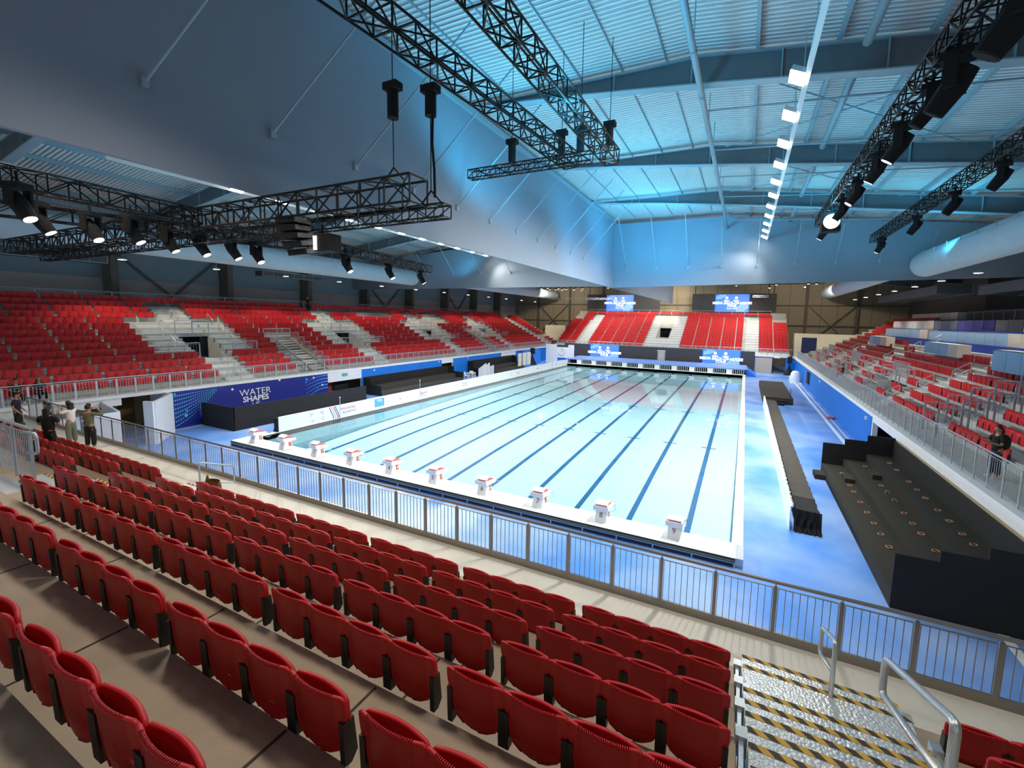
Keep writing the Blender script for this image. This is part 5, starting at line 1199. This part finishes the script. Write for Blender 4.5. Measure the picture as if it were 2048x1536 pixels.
def person(label, loc, rz, H=1.68, shirt=M_cblack, trousers=M_cblack, hair=M_hair, hairlen=.1, arms='down', wide=1.0, sit=False, head_pitch=0, sleeve='short', facing=True):
    s = H/1.75; t = thing('person', label, 'person', loc, rz); V = []; E = []; Rr = []
    def add(p, r, par=None): V.append(Vector(p)*s); Rr.append((r[0]*s*wide, r[1]*s) if isinstance(r, tuple) else r*s); (E.append((par, len(V)-1)) if par is not None else None); return len(V)-1
    hipz = .92 if not sit else .50
    pel = add((0, 0, hipz), (.15, .11)); wst = add((0, 0, hipz+.2), (.13, .095), pel); ch = add((0, 0, hipz+.38), (.155, .11), wst); sh = add((0, 0, hipz+.50), (.11, .085), ch); nk = add((0, .0, hipz+.58), .055, sh); hd = add((0, .02, hipz+.68), .07, nk); hd2 = add((0, .02, hipz+.77), .075, hd)
    LG = {}
    for sd in (-1, 1):
        hp = add((sd*.10, 0, hipz-.04), .095, pel)
        if sit: kn = add((sd*.12, .42, .50), .06, hp); an = add((sd*.12, .44, .09), .042, kn)
        else: kn = add((sd*.11, .02, .50), .065, hp); an = add((sd*.12, -.01, .09), .042, kn)
        ft = add((sd*.13, (.14 if not sit else .58), .04), .04, an); LG[sd] = (hp, kn, an)
        s0 = add((sd*.18*wide, 0, hipz+.49), .058, sh)
        if arms == 'down': el = add((sd*.26*wide, -.02, hipz+.22), .042, s0); wr = add((sd*.24*wide, .14, hipz+.02), .03, el); hdir = Vector((0, .06, -.07))
        elif arms == 'face': el = add((sd*.34*wide, .16, hipz+.42), .043, s0); wr = add((sd*.10, .28, hipz+.66), .03, el); hdir = Vector((-sd*.07, .01, .05))
        elif arms == 'front': el = add((sd*.25*wide, .02, hipz+.22), .042, s0); wr = add((sd*.06, .24, hipz+.20), .03, el); hdir = Vector((-sd*.08, .02, -.01))
        elif arms == 'phone': el = add((sd*.24*wide, .08, hipz+.24), .042, s0); wr = add((sd*.12, .30, hipz+.30), .03, el); hdir = Vector((-sd*.03, .07, .02))
        pm = add(tuple(Vector(V[wr])/s+hdir*.5), (.038, .018), wr); k = Vector(V[pm])/s; side = hdir.normalized().cross(Vector((0, 0, 1))); side = side.normalized() if side.length > .01 else Vector((1, 0, 0))
        for fi, ln in ((-1.5, .055), (-.5, .07), (.5, .075), (1.5, .062)):
            f1 = add(tuple(k+side*fi*.014+hdir*.35), .0085, pm); add(tuple(k+side*fi*.016+hdir.normalized()*(.03+ln)+Vector((0, 0, -.012))), .0075, f1)
        f1 = add(tuple(k+side*.035+hdir*.1), .009, pm); add(tuple(k+side*.05+hdir*.6), .008, f1)
    skin('body', V, E, Rr, M_skin, t)
    hz = (hipz+.745)*s
    h = MB(); ell(h, (0, .03*s, hz), (.078*s, .095*s, .118*s), 12, 10); h.build('head', M_skin, t, True)
    f = MB(); f.ext([(.118*s, hz+.02*s), (.145*s, hz-.022*s), (.115*s, hz-.03*s)], -.012*s, .012*s, 'yz'); ell(f, (-.08*s, .02*s, hz-.005*s), (.012*s, .02*s, .03*s), 6, 5); ell(f, (.08*s, .02*s, hz-.005*s), (.012*s, .02*s, .03*s), 6, 5); f.build('nose_and_ears', M_skin, t)
    e = MB(); ell(e, (-.03*s, .112*s, hz+.012*s), (.012*s, .008*s, .007*s), 6, 4); ell(e, (.03*s, .112*s, hz+.012*s), (.012*s, .008*s, .007*s), 6, 4); e.box(-.02*s, .02*s, .108*s, .118*s, hz-.052*s, hz-.046*s); e.build('eyes_and_mouth', M_hair, t)
    hm = MB(); rows = []
    for i in range(9):
        t_ = math.pi*.62*i/8; rows.append([(.09*s*math.sin(t_)*math.cos(a), .012*s+.108*s*math.sin(t_)*math.sin(a)*(1 if math.sin(a) < .2 else .92), hz+.135*s*math.cos(t_)-(.0 if math.sin(a) < .3 else -.075*s*min(1, t_))) for a in [2*math.pi*k/16 for k in range(17)]])
    hm.grid(rows)
    if hairlen > .12:
        rows = []
        for i in range(7):
            u = i/6; rows.append([((.095+.03*u)*s*math.cos(a), (-.02-.07*abs(math.sin(a))*(1-.2*u)-.03)*s, hz+(.06-hairlen*u*1.6)*s) for a in [math.pi*k/8 for k in range(9)]])
        hm.grid(rows)
        rows = [[(x*.95, y+.05*s, z) for x, y, z in r] for r in rows]; hm.grid(rows)
    hm.build('hair', hair, t, True)
    # clothes
    V2 = []; E2 = []; R2 = []
    def add2(p, r, par=None): V2.append(Vector(p)*s); R2.append((r[0]*s*wide, r[1]*s) if isinstance(r, tuple) else r*s); (E2.append((par, len(V2)-1)) if par is not None else None); return len(V2)-1
    a = add2((0, 0, hipz-.08), (.165, .13)); b = add2((0, 0, hipz+.15), (.155, .12), a); c = add2((0, 0, hipz+.37), (.175, .13), b); d = add2((0, 0, hipz+.515), (.10, .085), c)
    for sd, idx in ((-1, 0), (1, 1)):
        base = 7+idx*0
        s0 = add2((sd*.19*wide, 0, hipz+.48), .075, d); si = [i for i, v in enumerate(V) if abs(v.x-sd*.18*wide*s) < 1e-4 and abs(v.z-(hipz+.49)*s) < 1e-4][0]; el = V[si+1]/s; st = Vector((sd*.19*wide, 0, hipz+.48)); e1 = add2(tuple(st+(el-st)*.75), .07, s0)
        if sleeve == 'long': e2 = add2(tuple(el), .062, e1); add2(tuple(el+(V[si+2]/s-el)*.8), .045, e2)
    skin('shirt', V2, E2, R2, shirt, t)
    V3 = []; E3 = []; R3 = []
    def add3(p, r, par=None): V3.append(Vector(p)*s); R3.append((r[0]*s*wide, r[1]*s) if isinstance(r, tuple) else r*s); (E3.append((par, len(V3)-1)) if par is not None else None); return len(V3)-1
    a = add3((0, 0, hipz+.08), (.145, .12)); b = add3((0, 0, hipz-.03), (.16, .125), a)
    for sd in (-1, 1):
        h_ = add3((sd*.10, .02, hipz-.1), .105, b)
        if sit: k_ = add3((sd*.12, .43, .50), .085, h_); add3((sd*.12, .45, .12), .075, k_)
        else: k_ = add3((sd*.115, .02, .5), .088, h_); add3((sd*.12, 0, .12), .08, k_)
    skin('trousers', V3, E3, R3, trousers, t)
    g = MB(); 
    for sd in (-1, 1): y_ = .06 if not sit else .52; ell(g, (sd*.125*s, y_*s, .045*s), (.05*s, .13*s, .045*s), 10, 6)
    g.build('shoes', M_cwhite, t, True)
    return t
person('person in olive green shirt and dark trousers on the walkway, hands raised to face', (2.6, -7.75, 2.0), .5, 1.72, M_olive, mat('cloth_navyblack', '#12171d', .9), arms='face', sleeve='long', wide=1.15)
person('person in white top and sage trousers on the walkway, hands by the mouth', (1.3, -7.85, 2.0), 2.1, 1.72, M_cwhite, M_grey, hairlen=.16, arms='face')
person('person in all black with long hair on the walkway, hands joined in front', (.4, -8.2, 2.0), 2.9, 1.66, hairlen=.2, arms='front')
person('large person in black with long wavy hair, back turned, by the second row', (6.0, -9.75, 2.84), .5, 1.5, hairlen=.42, arms='front', wide=1.45)
person('dark haired person in black seated just behind the railing end loop', (9.4, -11.0, 3.22), .2, 1.5, sit=True, arms='front', hairlen=.14)
person('dark haired person seated at left picture edge behind the barred railing', (5.2, -10.5, 2.845), -.9, 1.5, sit=True, hairlen=.16, arms='front')
person('short haired person in black seated beside the one with wavy hair', (6.2, -10.35, 2.845), -1.2, 1.5, sit=True, arms='front')
t = person('person in dark clothes and a black cap at the left picture edge', (-2.9, -8.2, 2.0), -.6, 1.75, shirt=mat('cloth_darknavy', '#1a2030', .9), arms='down'); ell(MB(), (0, 0, 0), (.1, .12, .06)).build('cap', M_cblack, t, True, (0, .02, 1.73))
person('person with light brown hair in black, seated behind the gallery railing at left', (-8.1, -6.1, 2.55), -1.57, 1.6, hair=mat('hair_brown', '#6b5848', .6), hairlen=.18, sit=True, arms='front')
person('dark haired person seated behind the gallery railing left of the brown haired one', (-8.1, -6.9, 2.55), -1.57, 1.6, hairlen=.1, sit=True, arms='front')
t = person('person in a black T-shirt with a backpack walking behind the right gallery railing', (33.15, 3.8, 2.52), 1.9, 1.74, trousers=mat('cloth_slate', '#2a3038', .9), arms='phone'); ell(MB(), (0, -.2, 1.22), (.17, .13, .26), 12, 10).build('backpack', mat('backpack_black', '#23211d', .8), t, True)
person('person in black T-shirt seated in the front row of the right stand', (33.75, 32.2, 2.6), 1.57, 1.7, sit=True, arms='phone')
person('person in black standing behind the top row of the left stand', (-18.6, 17.3, 7.6), -1.57, 1.75)
